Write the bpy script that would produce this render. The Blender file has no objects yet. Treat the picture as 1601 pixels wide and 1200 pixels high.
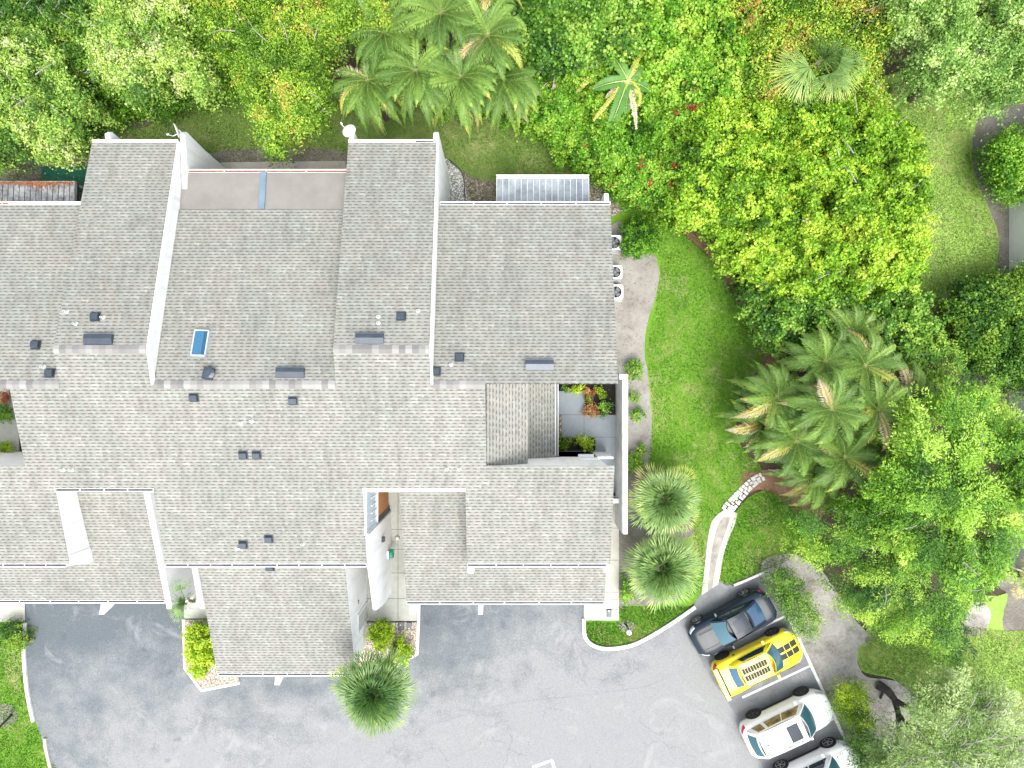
import bpy, bmesh, math, random
import numpy as np
from mathutils import Vector, Matrix
random.seed(7)
rng = np.random.default_rng(11)
S = bpy.context.scene
COL = S.collection
D = 36.0            # camera height above the ground, metres
F = 1080.0          # focal length in photo pixels

# ---------------------------------------------------------------- camera, sky, sun, exposure
cam_d = bpy.data.cameras.new('camera'); cam = bpy.data.objects.new('camera', cam_d); COL.objects.link(cam)
cam.location = (0, 0, D); cam.rotation_euler = (0, 0, 0)
cam_d.sensor_fit = 'HORIZONTAL'; cam_d.sensor_width = 36.0
cam_d.lens = 36.0 * F / 1601.0
cam_d.clip_end = 2000
S.camera = cam
AZ, EL = math.radians(162), math.radians(64)
world = bpy.data.worlds.new("World"); S.world = world; world.use_nodes = True
wn = world.node_tree
sky = wn.nodes.new('ShaderNodeTexSky'); sky.sky_type = 'NISHITA'; sky.sun_disc = False
sky.sun_elevation = EL; sky.sun_rotation = AZ; sky.air_density = 1.0; sky.dust_density = 3.0
bg = wn.nodes['Background']; bg.inputs['Strength'].default_value = 0.15
hs = wn.nodes.new('ShaderNodeHueSaturation'); hs.inputs['Saturation'].default_value = 0.36   # thin bright overcast
wn.links.new(sky.outputs[0], hs.inputs['Color']); wn.links.new(hs.outputs[0], bg.inputs['Color'])
sun_d = bpy.data.lights.new('sun', 'SUN'); sun = bpy.data.objects.new('sun', sun_d); COL.objects.link(sun)
sun_d.energy = 1.2; sun_d.angle = math.radians(36); sun_d.color = (1.0, 0.955, 0.88)
sv = Vector((math.sin(AZ)*math.cos(EL), math.cos(AZ)*math.cos(EL), math.sin(EL)))
sun.rotation_euler = sv.to_track_quat('Z', 'Y').to_euler(); sun.location = (-30, -20, 60)
S.view_settings.view_transform = 'Standard'; S.view_settings.look = 'None'
S.view_settings.exposure = 1.52; S.view_settings.gamma = 1.0

# ---------------------------------------------------------------- helpers
def W(px, py, z=0.0):
    return ((px-800.0)*(D-z)/F, (600.0-py)*(D-z)/F, z)

def vnoise(x, y, seed=0):
    x = np.asarray(x, float); y = np.asarray(y, float)
    xi = np.floor(x).astype(np.int64); yi = np.floor(y).astype(np.int64)
    fx = x-xi; fy = y-yi; fx = fx*fx*(3-2*fx); fy = fy*fy*(3-2*fy)
    def h(a, b):
        n = (a*374761393 + b*668265263 + seed*1442695041) & 0xffffffff
        n = ((n ^ (n >> 13))*1274126177) & 0xffffffff
        return ((n ^ (n >> 16)) & 0xffff)/65535.0
    return (h(xi, yi)*(1-fx)+h(xi+1, yi)*fx)*(1-fy) + (h(xi, yi+1)*(1-fx)+h(xi+1, yi+1)*fx)*fy

def inside(poly, x, y):
    x = np.asarray(x); y = np.asarray(y); c = np.zeros(x.shape, bool); n = len(poly)
    for i in range(n):
        x0, y0 = poly[i]; x1, y1 = poly[(i+1) % n]
        if y0 == y1: continue
        c ^= ((y0 > y) != (y1 > y)) & (x < (x1-x0)*(y-y0)/(y1-y0)+x0)
    return c

def edge_dist(poly, x, y):
    d = np.full(np.shape(x), 1e9); n = len(poly)
    for i in range(n):
        x0, y0 = poly[i]; x1, y1 = poly[(i+1) % n]
        dx, dy = x1-x0, y1-y0; L = dx*dx+dy*dy+1e-9
        t = np.clip(((x-x0)*dx+(y-y0)*dy)/L, 0, 1)
        d = np.minimum(d, np.hypot(x-x0-t*dx, y-y0-t*dy))
    return d

def smooth(pts, k=4, closed=True, jit=0.0):
    out = []; n = len(pts)
    for i in range(n if closed else n-1):
        p0 = pts[(i-1) % n] if closed or i > 0 else pts[i]
        p1 = pts[i]; p2 = pts[(i+1) % n]
        p3 = pts[(i+2) % n] if closed or i+2 < n else p2
        for j in range(k):
            t = j/k
            q = [0.5*((2*p1[a])+(-p0[a]+p2[a])*t+(2*p0[a]-5*p1[a]+4*p2[a]-p3[a])*t*t+(-p0[a]+3*p1[a]-3*p2[a]+p3[a])*t**3) for a in (0, 1)]
            out.append((q[0]+random.uniform(-jit, jit), q[1]+random.uniform(-jit, jit)))
    if not closed: out.append(tuple(pts[-1][:2]))
    return out

# ---- node materials
class NT:
    def __init__(s, name):
        s.m = bpy.data.materials.new(name); s.m.use_nodes = True
        s.t = s.m.node_tree; s.b = s.t.nodes['Principled BSDF']
        s.out = s.t.nodes['Material Output']
    def n(s, typ, **kw):
        nd = s.t.nodes.new('ShaderNode'+typ)
        for k, v in kw.items():
            if k.startswith('i_'):
                key = k[2:]; key = int(key) if key.isdigit() else key
                nd.inputs[key].default_value = v
            else: setattr(nd, k, v)
        return nd
    def l(s, a, b): s.t.links.new(a, b)
    def math(s, op, a, b=None, c=None):
        nd = s.t.nodes.new('ShaderNodeMath'); nd.operation = op
        for i, v in enumerate((a, b, c)):
            if v is None: continue
            if hasattr(v, 'links'): s.l(v, nd.inputs[i])
            else: nd.inputs[i].default_value = v
        return nd.outputs[0]
    def mix(s, fac, a, b, blend='MIX'):
        nd = s.t.nodes.new('ShaderNodeMix'); nd.data_type = 'RGBA'; nd.blend_type = blend
        for key, v in ((0, fac), (6, a), (7, b)):
            if hasattr(v, 'links'): s.l(v, nd.inputs[key])
            elif key == 0: nd.inputs[0].default_value = v
            else: nd.inputs[key].default_value = (*v, 1) if len(v) == 3 else v
        return nd.outputs[2]
    def coord(s):
        return s.n('TexCoord').outputs['Object']
    def noise(s, vec, scale, detail=3, rough=0.55, dist=0.0):
        nd = s.n('TexNoise'); nd.inputs['Scale'].default_value = scale
        nd.inputs['Detail'].default_value = detail; nd.inputs['Roughness'].default_value = rough
        nd.inputs['Distortion'].default_value = dist
        s.l(vec, nd.inputs['Vector']); return nd.outputs[0]
    def ramp(s, fac, stops, interp='LINEAR'):
        nd = s.t.nodes.new('ShaderNodeValToRGB'); cr = nd.color_ramp; cr.interpolation = interp
        while len(cr.elements) < len(stops): cr.elements.new(0.5)
        for e, (p, c) in zip(cr.elements, stops):
            e.position = p; e.color = (*c, 1) if len(c) == 3 else c
        s.l(fac, nd.inputs[0]); return nd.outputs[0]
    def bump(s, h, strength=0.4, dist=0.02):
        nd = s.n('Bump'); nd.inputs['Strength'].default_value = strength; nd.inputs['Distance'].default_value = dist
        s.l(h, nd.inputs['Height']); s.l(nd.outputs[0], s.b.inputs['Normal'])
    def base(s, c, rough=0.8, metal=0.0, spec=0.5):
        if hasattr(c, 'links'): s.l(c, s.b.inputs['Base Color'])
        else: s.b.inputs['Base Color'].default_value = (*c, 1)
        s.b.inputs['Roughness'].default_value = rough; s.b.inputs['Metallic'].default_value = metal
        s.b.inputs['Specular IOR Level'].default_value = spec
        return s.m

def worn(name, c0, c1, scale=2.0, rough=0.8, metal=0.0, fine=30.0, spec=0.4, bump=0.0):
    t = NT(name); v = t.coord()
    a = t.noise(v, scale, 5, 0.6); b = t.noise(v, fine, 2, 0.6)
    f = t.math('ADD', t.math('MULTIPLY', a, 0.7), t.math('MULTIPLY', b, 0.3))
    c = t.ramp(f, [(0.33, c0), (0.66, c1)])
    if bump: t.bump(b, bump, 0.01)
    return t.base(c, rough, metal, spec)

def shingle(name, along='X'):
    t = NT(name); v = t.coord(); sp = t.n('SeparateXYZ'); t.l(v, sp.inputs[0])
    if along == 'X': u, w = sp.outputs[0], sp.outputs[1]
    else: u, w = sp.outputs[1], sp.outputs[0]
    row = t.math('DIVIDE', w, 0.14)
    rid = t.math('FLOOR', row); rf = t.math('FRACT', row)
    wn1 = t.n('TexWhiteNoise', noise_dimensions='1D'); t.l(rid, wn1.inputs['W'])
    uu = t.math('ADD', t.math('DIVIDE', u, 0.29), t.math('MULTIPLY', wn1.outputs[0], 7.31))
    # wobble tab widths
    cmb = t.n('CombineXYZ'); t.l(t.math('MULTIPLY', u, 1.9), cmb.inputs[0]); t.l(t.math('MULTIPLY', rid, 3.7), cmb.inputs[1])
    wob = t.noise(cmb.outputs[0], 1.0, 1)
    uu = t.math('ADD', uu, t.math('MULTIPLY', wob, 0.8))
    uid = t.math('FLOOR', uu); uf = t.math('FRACT', uu)
    cid = t.n('CombineXYZ'); t.l(uid, cid.inputs[0]); t.l(rid, cid.inputs[1])
    wn2 = t.n('TexWhiteNoise', noise_dimensions='2D'); t.l(cid.outputs[0], wn2.inputs['Vector'])
    r = wn2.outputs[0]
    dash = t.math('MULTIPLY', t.math('LESS_THAN', uf, t.math('ADD', 0.40, t.math('MULTIPLY', r, 0.28))), t.math('LESS_THAN', rf, 0.40))
    line = t.math('LESS_THAN', rf, 0.2)
    big = t.noise(v, 0.55, 4, 0.6)
    mid = t.noise(v, 3.0, 3, 0.6)
    grit = t.noise(v, 55, 2, 0.7)
    col = t.ramp(r, [(0.0, (0.222, 0.233, 0.210)), (0.4, (0.255, 0.268, 0.242)), (0.75, (0.245, 0.247, 0.226)), (0.85, (0.262, 0.273, 0.248)), (1.0, (0.290, 0.305, 0.277))])
    col = t.mix(t.math('MULTIPLY', dash, 0.68), col, (0.085, 0.084, 0.08))
    col = t.mix(t.math('MULTIPLY', line, 0.5), col, (0.085, 0.083, 0.08))
    col = t.mix(1.0, col, t.ramp(big, [(0.3, (0.90, 0.88, 0.87)), (0.45, (0.97, 0.97, 0.96)), (0.58, (1.03, 0.99, 0.98)), (0.72, (1.07, 1.09, 1.07))]), 'MULTIPLY')
    col = t.mix(1.0, col, t.ramp(mid, [(0.3, (0.88, 0.87, 0.86)), (0.5, (1, 0.99, 0.99)), (0.7, (1.07, 1.07, 1.07))]), 'MULTIPLY')
    col = t.mix(1.0, col, t.ramp(grit, [(0.3, (0.86, 0.86, 0.86)), (0.7, (1.1, 1.1, 1.1))]), 'MULTIPLY')
    mp = t.n('Mapping'); mp.inputs['Scale'].default_value = (2.6, 0.28, 1) if along == 'X' else (0.28, 2.6, 1); t.l(v, mp.inputs[0])
    stk = t.noise(mp.outputs[0], 1.0, 4, 0.65)
    col = t.mix(1.0, col, t.ramp(stk, [(0.32, (0.87, 0.86, 0.85)), (0.5, (1, 1, 1)), (0.7, (1.05, 1.055, 1.05))]), 'MULTIPLY')
    h = t.math('SUBTRACT', rf, t.math('MULTIPLY', dash, 0.5))
    t.bump(h, 0.35, 0.012)
    return t.base(col, 0.92, 0, 0.2)

M = {}
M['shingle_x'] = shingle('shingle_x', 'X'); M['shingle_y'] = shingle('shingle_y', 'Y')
def capmat():
    t = NT('ridge_shingle'); v = t.coord(); sp = t.n('SeparateXYZ'); t.l(v, sp.inputs[0])
    w = t.n('TexWhiteNoise', noise_dimensions='1D'); t.l(t.math('FLOOR', t.math('DIVIDE', sp.outputs[0], 0.27)), w.inputs['W'])
    c = t.ramp(w.outputs[0], [(0, (0.165, 0.163, 0.16)), (0.35, (0.22, 0.215, 0.205)), (0.7, (0.26, 0.26, 0.245)), (1, (0.31, 0.31, 0.29))])
    g = t.noise(v, 50, 2, 0.7)
    c = t.mix(1.0, c, t.ramp(g, [(0.3, (0.88, 0.88, 0.88)), (0.7, (1.08, 1.08, 1.08))]), 'MULTIPLY')
    return t.base(c, 0.92, 0, 0.2)
M['cap'] = capmat()
def stucco():
    t = NT('white_stucco'); v = t.coord(); sp = t.n('SeparateXYZ'); t.l(v, sp.inputs[0])
    st = t.n('Mapping'); st.inputs['Scale'].default_value = (3, 3, 0.35); t.l(v, st.inputs[0])
    a = t.noise(st.outputs[0], 1.2, 4, 0.6); b = t.noise(v, 40, 3, 0.6)
    c = t.ramp(a, [(0.25, (0.63, 0.645, 0.64)), (0.5, (0.76, 0.765, 0.75)), (0.8, (0.80, 0.80, 0.785))])
    t.bump(b, 0.25, 0.01); return t.base(c, 0.85, 0, 0.3)
M['stucco'] = stucco()
M['white'] = worn('white_paint', (0.72, 0.73, 0.72), (0.8, 0.8, 0.79), 3, 0.5)
M['gutter_dark'] = worn('gutter_grime', (0.035, 0.04, 0.05), (0.12, 0.125, 0.14), 2.5, 0.7)
M['gutter_leaf'] = worn('gutter_leaf_litter', (0.05, 0.04, 0.04), (0.38, 0.13, 0.07), 4.0, 0.9, fine=18)
M['vent'] = worn('vent_paint', (0.028, 0.04, 0.055), (0.05, 0.065, 0.085), 3, 0.38, 0.2, spec=0.6)
M['dark'] = worn('dark_metal', (0.015, 0.016, 0.018), (0.04, 0.042, 0.045), 8, 0.5)
M['grey_metal'] = worn('grey_metal', (0.25, 0.27, 0.29), (0.4, 0.42, 0.44), 6, 0.4, 0.6)
M['lt_metal'] = worn('pale_metal', (0.55, 0.57, 0.58), (0.7, 0.71, 0.71), 3, 0.4, 0.1)

def asphalt():
    t = NT('asphalt'); v = t.coord()
    a = t.noise(v, 0.16, 5, 0.62, 0.6); b = t.noise(v, 0.8, 5, 0.65); g = t.noise(v, 42, 3, 0.75); g2 = t.noise(v, 13, 3, 0.7)
    f = t.math('ADD', t.math('ADD', t.math('MULTIPLY', a, 0.55), t.math('MULTIPLY', b, 0.45)), t.math('MULTIPLY', t.math('SUBTRACT', g2, 0.5), 0.22))
    # worn pale wheel-swept area toward the south-east of the yard, cooler sealed area near garages
    sp = t.n('SeparateXYZ'); t.l(v, sp.inputs[0])
    gy = t.math('MULTIPLY', t.math('ADD', sp.outputs[1], 15.3), -0.035)
    gx = t.math('MULTIPLY', t.math('ADD', sp.outputs[0], 8.0), 0.008)
    f = t.math('ADD', f, t.math('ADD', gy, gx))
    c = t.ramp(f, [(0.33, (0.095, 0.112, 0.125)), (0.42, (0.125, 0.140, 0.150)), (0.50, (0.162, 0.174, 0.180)), (0.60, (0.215, 0.222, 0.222))])
    c = t.mix(1.0, c, t.ramp(g, [(0.28, (0.62, 0.62, 0.62)), (0.5, (1, 1, 1)), (0.72, (1.35, 1.35, 1.35))]), 'MULTIPLY')
    c = t.mix(1.0, c, t.ramp(g2, [(0.3, (0.9, 0.9, 0.9)), (0.7, (1.09, 1.09, 1.09))]), 'MULTIPLY')
    # fine crack network
    nz = t.n('TexNoise'); nz.inputs['Scale'].default_value = 1.2; nz.inputs['Detail'].default_value = 4; t.l(v, nz.inputs['Vector'])
    vm = t.n('VectorMath', operation='MULTIPLY_ADD'); t.l(nz.outputs['Color'], vm.inputs[0]); vm.inputs[1].default_value = (1.1, 1.1, 0); t.l(v, vm.inputs[2])
    vo = t.n('TexVoronoi', feature='DISTANCE_TO_EDGE'); vo.inputs['Scale'].default_value = 0.42; t.l(vm.outputs[0], vo.inputs['Vector'])
    crk = t.math('LESS_THAN', vo.outputs[0], 0.009)
    msk = t.math('GREATER_THAN', t.noise(v, 0.35, 2), 0.52)
    c = t.mix(t.math('MULTIPLY', t.math('MULTIPLY', crk, msk), 0.28), c, (0.1, 0.105, 0.11))
    vs = t.n('TexVoronoi'); vs.inputs['Scale'].default_value = 0.55; t.l(vm.outputs[0], vs.inputs['Vector'])
    spot = t.ramp(vs.outputs['Distance'], [(0.05, (1, 1, 1)), (0.13, (0, 0, 0))])
    c = t.mix(t.math('MULTIPLY', t.math('MULTIPLY', spot, t.math('GREATER_THAN', t.noise(v, 0.5, 2), 0.5)), 0.38), c, (0.06, 0.065, 0.07))
    pale = t.noise(v, 0.33, 6, 0.75, 1.5)
    c = t.mix(t.math('MULTIPLY', t.ramp(pale, [(0.56, (0, 0, 0)), (0.68, (1, 1, 1))]), 0.45), c, (0.30, 0.305, 0.30))
    t.bump(g, 0.4, 0.008)
    return t.base(c, 0.85, 0, 0.3)
M['asphalt'] = asphalt()
def darkasph():
    t = NT('stall_asphalt'); v = t.coord()
    a = t.noise(v, 0.5, 4, 0.6, 0.4); g = t.noise(v, 42, 3, 0.75); s = t.noise(v, 7, 3, 0.7)
    c = t.ramp(a, [(0.3, (0.125, 0.133, 0.14)), (0.55, (0.18, 0.19, 0.196)), (0.72, (0.27, 0.278, 0.28))])
    c = t.mix(1.0, c, t.ramp(g, [(0.28, (0.75, 0.75, 0.75)), (0.72, (1.25, 1.25, 1.25))]), 'MULTIPLY')
    c = t.mix(1.0, c, t.ramp(s, [(0.3, (0.9, 0.9, 0.9)), (0.7, (1.1, 1.1, 1.1))]), 'MULTIPLY')
    t.bump(g, 0.4, 0.008); return t.base(c, 0.85, 0, 0.3)
M['stall'] = darkasph()

def ground_mat(name, stops, s1=0.6, s2=6, s3=30, bump=0.5, w=(0.45, 0.3, 0.25), specks=None, dist=0.02):
    t = NT(name); v = t.coord()
    a = t.noise(v, s1, 4, 0.6, 0.5); b = t.noise(v, s2, 4, 0.65); g = t.noise(v, s3, 3, 0.7)
    f = t.math('ADD', t.math('ADD', t.math('MULTIPLY', a, w[0]), t.math('MULTIPLY', b, w[1])), t.math('MULTIPLY', g, w[2]))
    c = t.ramp(f, stops)
    if name.startswith('lawn'):
        dn = t.noise(v, 0.42, 5, 0.7, 0.8); dn2 = t.noise(v, 2.3, 4, 0.7)
        c = t.mix(t.math('MULTIPLY', t.ramp(t.math('ADD', t.math('MULTIPLY', dn, .7), t.math('MULTIPLY', dn2, .3)), [(0.52, (0, 0, 0)), (0.62, (1, 1, 1))]), 0.55), c, (0.33, 0.31, 0.15))
    if specks:
        vo = t.n('TexVoronoi'); vo.inputs['Scale'].default_value = specks[0]; t.l(v, vo.inputs['Vector'])
        c = t.mix(t.math('LESS_THAN', vo.outputs['Distance'], specks[1]), c, specks[2])
    t.bump(t.math('ADD', b, g), bump, dist)
    return t.base(c, 0.95, 0, 0.15)
def pebble_mat(name, stops, scale, gap=(0.05, 0.04, 0.035)):
    t = NT(name); v = t.coord()
    vo = t.n('TexVoronoi'); vo.inputs['Scale'].default_value = scale; t.l(v, vo.inputs['Vector'])
    sc = t.n('SeparateColor'); t.l(vo.outputs['Color'], sc.inputs[0])
    c = t.ramp(sc.outputs[0], stops)
    c = t.mix(t.math('MULTIPLY', t.math('GREATER_THAN', vo.outputs['Distance'], 0.52), 0.55), c, gap)
    t.bump(t.math('MULTIPLY', vo.outputs['Distance'], -1.0), 0.8, 0.03)
    return t.base(c, 0.85, 0, 0.3)
M['soil'] = ground_mat('forest_soil', [(0.3, (0.035, 0.028, 0.02)), (0.5, (0.075, 0.06, 0.042)), (0.7, (0.14, 0.11, 0.08))], specks=(26, 0.16, (0.25, 0.17, 0.1)))
M['lawn_side'] = ground_mat('lawn_vivid', [(0.34, (0.073, 0.156, 0.018)), (0.46, (0.098, 0.219, 0.019)), (0.56, (0.132, 0.271, 0.028)), (0.7, (0.244, 0.289, 0.075))], 0.35, 5, 26, 0.7)
M['lawn_back'] = ground_mat('lawn_olive', [(0.3, (0.066, 0.116, 0.023)), (0.44, (0.106, 0.183, 0.038)), (0.58, (0.160, 0.239, 0.058)), (0.72, (0.307, 0.314, 0.127))], 0.5, 6, 30, 0.7, specks=(3.2, 0.045, (0.4, 0.38, 0.26)))
M['lawn_right'] = ground_mat('lawn_mid', [(0.3, (0.144, 0.235, 0.045)), (0.46, (0.211, 0.338, 0.068)), (0.58, (0.279, 0.423, 0.090)), (0.72, (0.439, 0.469, 0.165))], 0.45, 5, 28, 0.7, specks=(1.6, 0.035, (0.6, 0.58, 0.45)))
M['sand'] = ground_mat('sandy_soil', [(0.36, (0.134, 0.116, 0.100)), (0.45, (0.233, 0.218, 0.194)), (0.6, (0.302, 0.292, 0.270)), (0.75, (0.338, 0.329, 0.310))], 0.9, 4, 22, 0.5, specks=(5.5, 0.13, (0.1, 0.075, 0.055)))
M['dirt'] = ground_mat('grey_dirt', [(0.33, (0.12, 0.105, 0.09)), (0.45, (0.26, 0.245, 0.22)), (0.56, (0.37, 0.355, 0.325)), (0.7, (0.46, 0.44, 0.41))], 0.9, 5, 24, 0.6, specks=(9, 0.13, (0.09, 0.07, 0.055)))
M['mulch'] = ground_mat('mulch', [(0.3, (0.075, 0.067, 0.055)), (0.47, (0.169, 0.156, 0.132)), (0.6, (0.250, 0.237, 0.204)), (0.75, (0.362, 0.337, 0.289))], 0.9, 9, 34, 0.8, specks=(14, 0.18, (0.05, 0.035, 0.028)))
M['redmulch'] = ground_mat('pine_straw', [(0.3, (0.099, 0.057, 0.034)), (0.5, (0.231, 0.138, 0.086)), (0.7, (0.396, 0.276, 0.172))], 1.5, 12, 40, 0.8)
M['blackmulch'] = ground_mat('black_mulch', [(0.3, (0.012, 0.011, 0.012)), (0.6, (0.03, 0.026, 0.026)), (0.8, (0.06, 0.05, 0.05))], 3, 16, 50, 0.9)
M['pebble'] = pebble_mat('beige_pebbles', [(0, (0.28, 0.2, 0.14)), (0.4, (0.45, 0.38, 0.3)), (0.8, (0.55, 0.5, 0.42)), (1, (0.66, 0.63, 0.57))], 15)
M['whitegravel'] = pebble_mat('white_gravel', [(0, (0.3, 0.3, 0.29)), (0.3, (0.55, 0.56, 0.55)), (1, (0.75, 0.76, 0.75))], 14)
M['mixgravel'] = pebble_mat('mixed_gravel', [(0, (0.12, 0.1, 0.08)), (0.4, (0.26, 0.23, 0.18)), (0.8, (0.36, 0.33, 0.26)), (1, (0.5, 0.48, 0.43))], 13)
M['concrete'] = ground_mat('concrete', [(0.3, (0.31, 0.315, 0.27)), (0.5, (0.42, 0.425, 0.38)), (0.7, (0.52, 0.52, 0.47))], 0.5, 4, 40, 0.25)
M['concrete_pale'] = ground_mat('pale_concrete', [(0.3, (0.34, 0.33, 0.29)), (0.5, (0.43, 0.42, 0.37)), (0.7, (0.52, 0.51, 0.46))], 0.5, 4, 40, 0.2)
M['concrete_worn'] = ground_mat('worn_concrete', [(0.3, (0.25, 0.235, 0.2)), (0.5, (0.36, 0.34, 0.30)), (0.7, (0.45, 0.43, 0.38))], 0.8, 4, 40, 0.3)
M['slate'] = ground_mat('blue_grey_concrete', [(0.3, (0.20, 0.235, 0.26)), (0.5, (0.245, 0.28, 0.305)), (0.7, (0.29, 0.325, 0.345))], 0.5, 3, 30, 0.15)
M['joint'] = worn('concrete_joint', (0.1, 0.1, 0.09), (0.18, 0.18, 0.16), 4, 0.95)
M['kerb'] = worn('kerb_paint', (0.46, 0.465, 0.45), (0.78, 0.78, 0.77), 2.2, 0.8, fine=20)
M['marking'] = worn('road_paint', (0.5, 0.51, 0.5), (0.75, 0.75, 0.74), 3.0, 0.8, fine=25)
M['stone'] = worn('pale_stone', (0.42, 0.40, 0.37), (0.72, 0.70, 0.66), 3.0, 0.9, fine=20, bump=0.4)
M['bark'] = worn('bark', (0.06, 0.045, 0.035), (0.19, 0.155, 0.13), 5, 0.95, fine=25, bump=0.6)
M['bark_grey'] = worn('grey_bark', (0.17, 0.155, 0.145), (0.36, 0.34, 0.32), 5, 0.95, fine=25, bump=0.5)
M['bark_dark'] = worn('wet_bark', (0.012, 0.01, 0.01), (0.06, 0.05, 0.045), 5, 0.7, fine=25, bump=0.6)

# ---- mesh builder
class MB:
    def __init__(s): s.v = []; s.f = []; s.mi = []
    def face(s, pts, m=0):
        k = len(s.v); s.v += [tuple(p) for p in pts]; s.f.append(tuple(range(k, k+len(pts)))); s.mi.append(m)
    def box(s, x0, x1, y0, y1, z0, z1, m=0):
        k = len(s.v)
        s.v += [(x, y, z) for z in (z0, z1) for (x, y) in ((x0, y0), (x1, y0), (x1, y1), (x0, y1))]
        for q in ((3, 2, 1, 0), (4, 5, 6, 7), (0, 1, 5, 4), (1, 2, 6, 5), (2, 3, 7, 6), (3, 0, 4, 7)):
            s.f.append(tuple(k+i for i in q)); s.mi.append(m)
    def obox(s, c, half, R, m=0):
        k = len(s.v)
        for z in (-1, 1):
            for (x, y) in ((-1, -1), (1, -1), (1, 1), (-1, 1)):
                p = R @ Vector((x*half[0], y*half[1], z*half[2])) + Vector(c); s.v.append(tuple(p))
        for q in ((3, 2, 1, 0), (4, 5, 6, 7), (0, 1, 5, 4), (1, 2, 6, 5), (2, 3, 7, 6), (3, 0, 4, 7)):
            s.f.append(tuple(k+i for i in q)); s.mi.append(m)
    def prism(s, pts, zt, zb, mt=0, ms=0, bottom=True):
        # pts: xy list; zt, zb callables or numbers
        ft = zt if callable(zt) else (lambda x, y: zt); fb = zb if callable(zb) else (lambda x, y: zb)
        ar = sum(pts[i][0]*pts[(i+1) % len(pts)][1]-pts[(i+1) % len(pts)][0]*pts[i][1] for i in range(len(pts)))
        if ar < 0: pts = pts[::-1]
        n = len(pts); k = len(s.v)
        s.v += [(x, y, ft(x, y)) for x, y in pts] + [(x, y, fb(x, y)) for x, y in pts]
        s.f.append(tuple(range(k, k+n))); s.mi.append(mt)
        if bottom: s.f.append(tuple(range(k+2*n-1, k+n-1, -1))); s.mi.append(ms)
        for i in range(n):
            j = (i+1) % n
            s.f.append((k+n+i, k+n+j, k+j, k+i)); s.mi.append(ms)
    def xprism(s, x0, x1, prof, m=0):     # profile in (y, z), extruded along x
        ar = sum(prof[i][0]*prof[(i+1) % len(prof)][1]-prof[(i+1) % len(prof)][0]*prof[i][1] for i in range(len(prof)))
        if ar < 0: prof = prof[::-1]
        n = len(prof); k = len(s.v)
        s.v += [(x1, y, z) for y, z in prof]+[(x0, y, z) for y, z in prof]
        s.f.append(tuple(range(k, k+n))); s.mi.append(m)
        s.f.append(tuple(range(k+2*n-1, k+n-1, -1))); s.mi.append(m)
        for i in range(n):
            j = (i+1) % n; s.f.append((k+n+i, k+n+j, k+j, k+i)); s.mi.append(m)
    def tube(s, path, rad, n=7, m=0, cap=True):
        path = [Vector(p) for p in path]
        if not hasattr(rad, '__len__'): rad = [rad]*len(path)
        k = len(s.v); L = len(path)
        for i, p in enumerate(path):
            d = (path[min(i+1, L-1)]-path[max(i-1, 0)]).normalized()
            a = d.orthogonal().normalized() if i == 0 else (a - d*a.dot(d)).normalized()
            b = d.cross(a)
            for j in range(n):
                th = 2*math.pi*j/n; q = p + (a*math.cos(th)+b*math.sin(th))*rad[i]; s.v.append(tuple(q))
        for i in range(L-1):
            for j in range(n):
                s.f.append((k+i*n+j, k+i*n+(j+1) % n, k+(i+1)*n+(j+1) % n, k+(i+1)*n+j)); s.mi.append(m)
        if cap:
            s.f.append(tuple(k+j for j in range(n-1, -1, -1))); s.mi.append(m)
            s.f.append(tuple(k+(L-1)*n+j for j in range(n))); s.mi.append(m)
    def lathe(s, c, prof, n=20, m=0, axis=None):
        k = len(s.v); c = Vector(c)
        R = axis.to_track_quat('Z', 'Y').to_matrix() if axis is not None else Matrix.Identity(3)
        for r, z in prof:
            for j in range(n):
                th = 2*math.pi*j/n; s.v.append(tuple(c + R @ Vector((r*math.cos(th), r*math.sin(th), z))))
        for i in range(len(prof)-1):
            for j in range(n):
                s.f.append((k+i*n+j, k+i*n+(j+1) % n, k+(i+1)*n+(j+1) % n, k+(i+1)*n+j)); s.mi.append(m)
        s.f.append(tuple(k+j for j in range(n-1, -1, -1))); s.mi.append(m)
        s.f.append(tuple(k+(len(prof)-1)*n+j for j in range(n))); s.mi.append(m)
    def build(s, name, mats, parent=None, sm=False, bevel=0.0):
        if not isinstance(mats, (list, tuple)): mats = [mats]
        me = bpy.data.meshes.new(name)
        off = Vector((0, 0, 0)); p = parent
        while p is not None: off += p.location; p = p.parent
        me.from_pydata([(v[0]-off.x, v[1]-off.y, v[2]-off.z) for v in s.v], [], s.f)
        for m in mats: me.materials.append(M[m] if isinstance(m, str) else m)
        me.polygons.foreach_set('material_index', s.mi)
        if sm: me.polygons.foreach_set('use_smooth', [True]*len(s.f))
        me.validate(); me.update()
        o = bpy.data.objects.new(name, me); COL.objects.link(o)
        if parent: o.parent = parent
        if bevel:
            b = o.modifiers.new('bevel', 'BEVEL'); b.width = bevel; b.segments = 2; b.limit_method = 'ANGLE'
        return o

def tag(o, label, cat, group=None, kind=None):
    o['label'] = label; o['category'] = cat
    if group: o['group'] = group
    if kind: o['kind'] = kind
    return o
def thing(name, label, cat, loc=(0, 0, 0), group=None):
    o = bpy.data.objects.new(name, None); COL.objects.link(o); o.location = loc; o.empty_display_size = 0.3
    return tag(o, label, cat, group)
def struct(o, kind='structure'):
    o['kind'] = kind; return o

LAYER = [0]
def sheet(name, pts, mat, z, px=True, sm=0, jit=0, thick=0.0, kind='structure'):
    p = smooth(pts, sm, True, jit) if sm else list(pts)
    q = [W(a, b)[:2] for a, b in p] if px else p
    mb = MB(); mb.prism(q, z+thick, z-0.003 if thick == 0 else -0.01, 0, 0, bottom=False)
    o = mb.build(name, mat); o['kind'] = kind; return o
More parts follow.
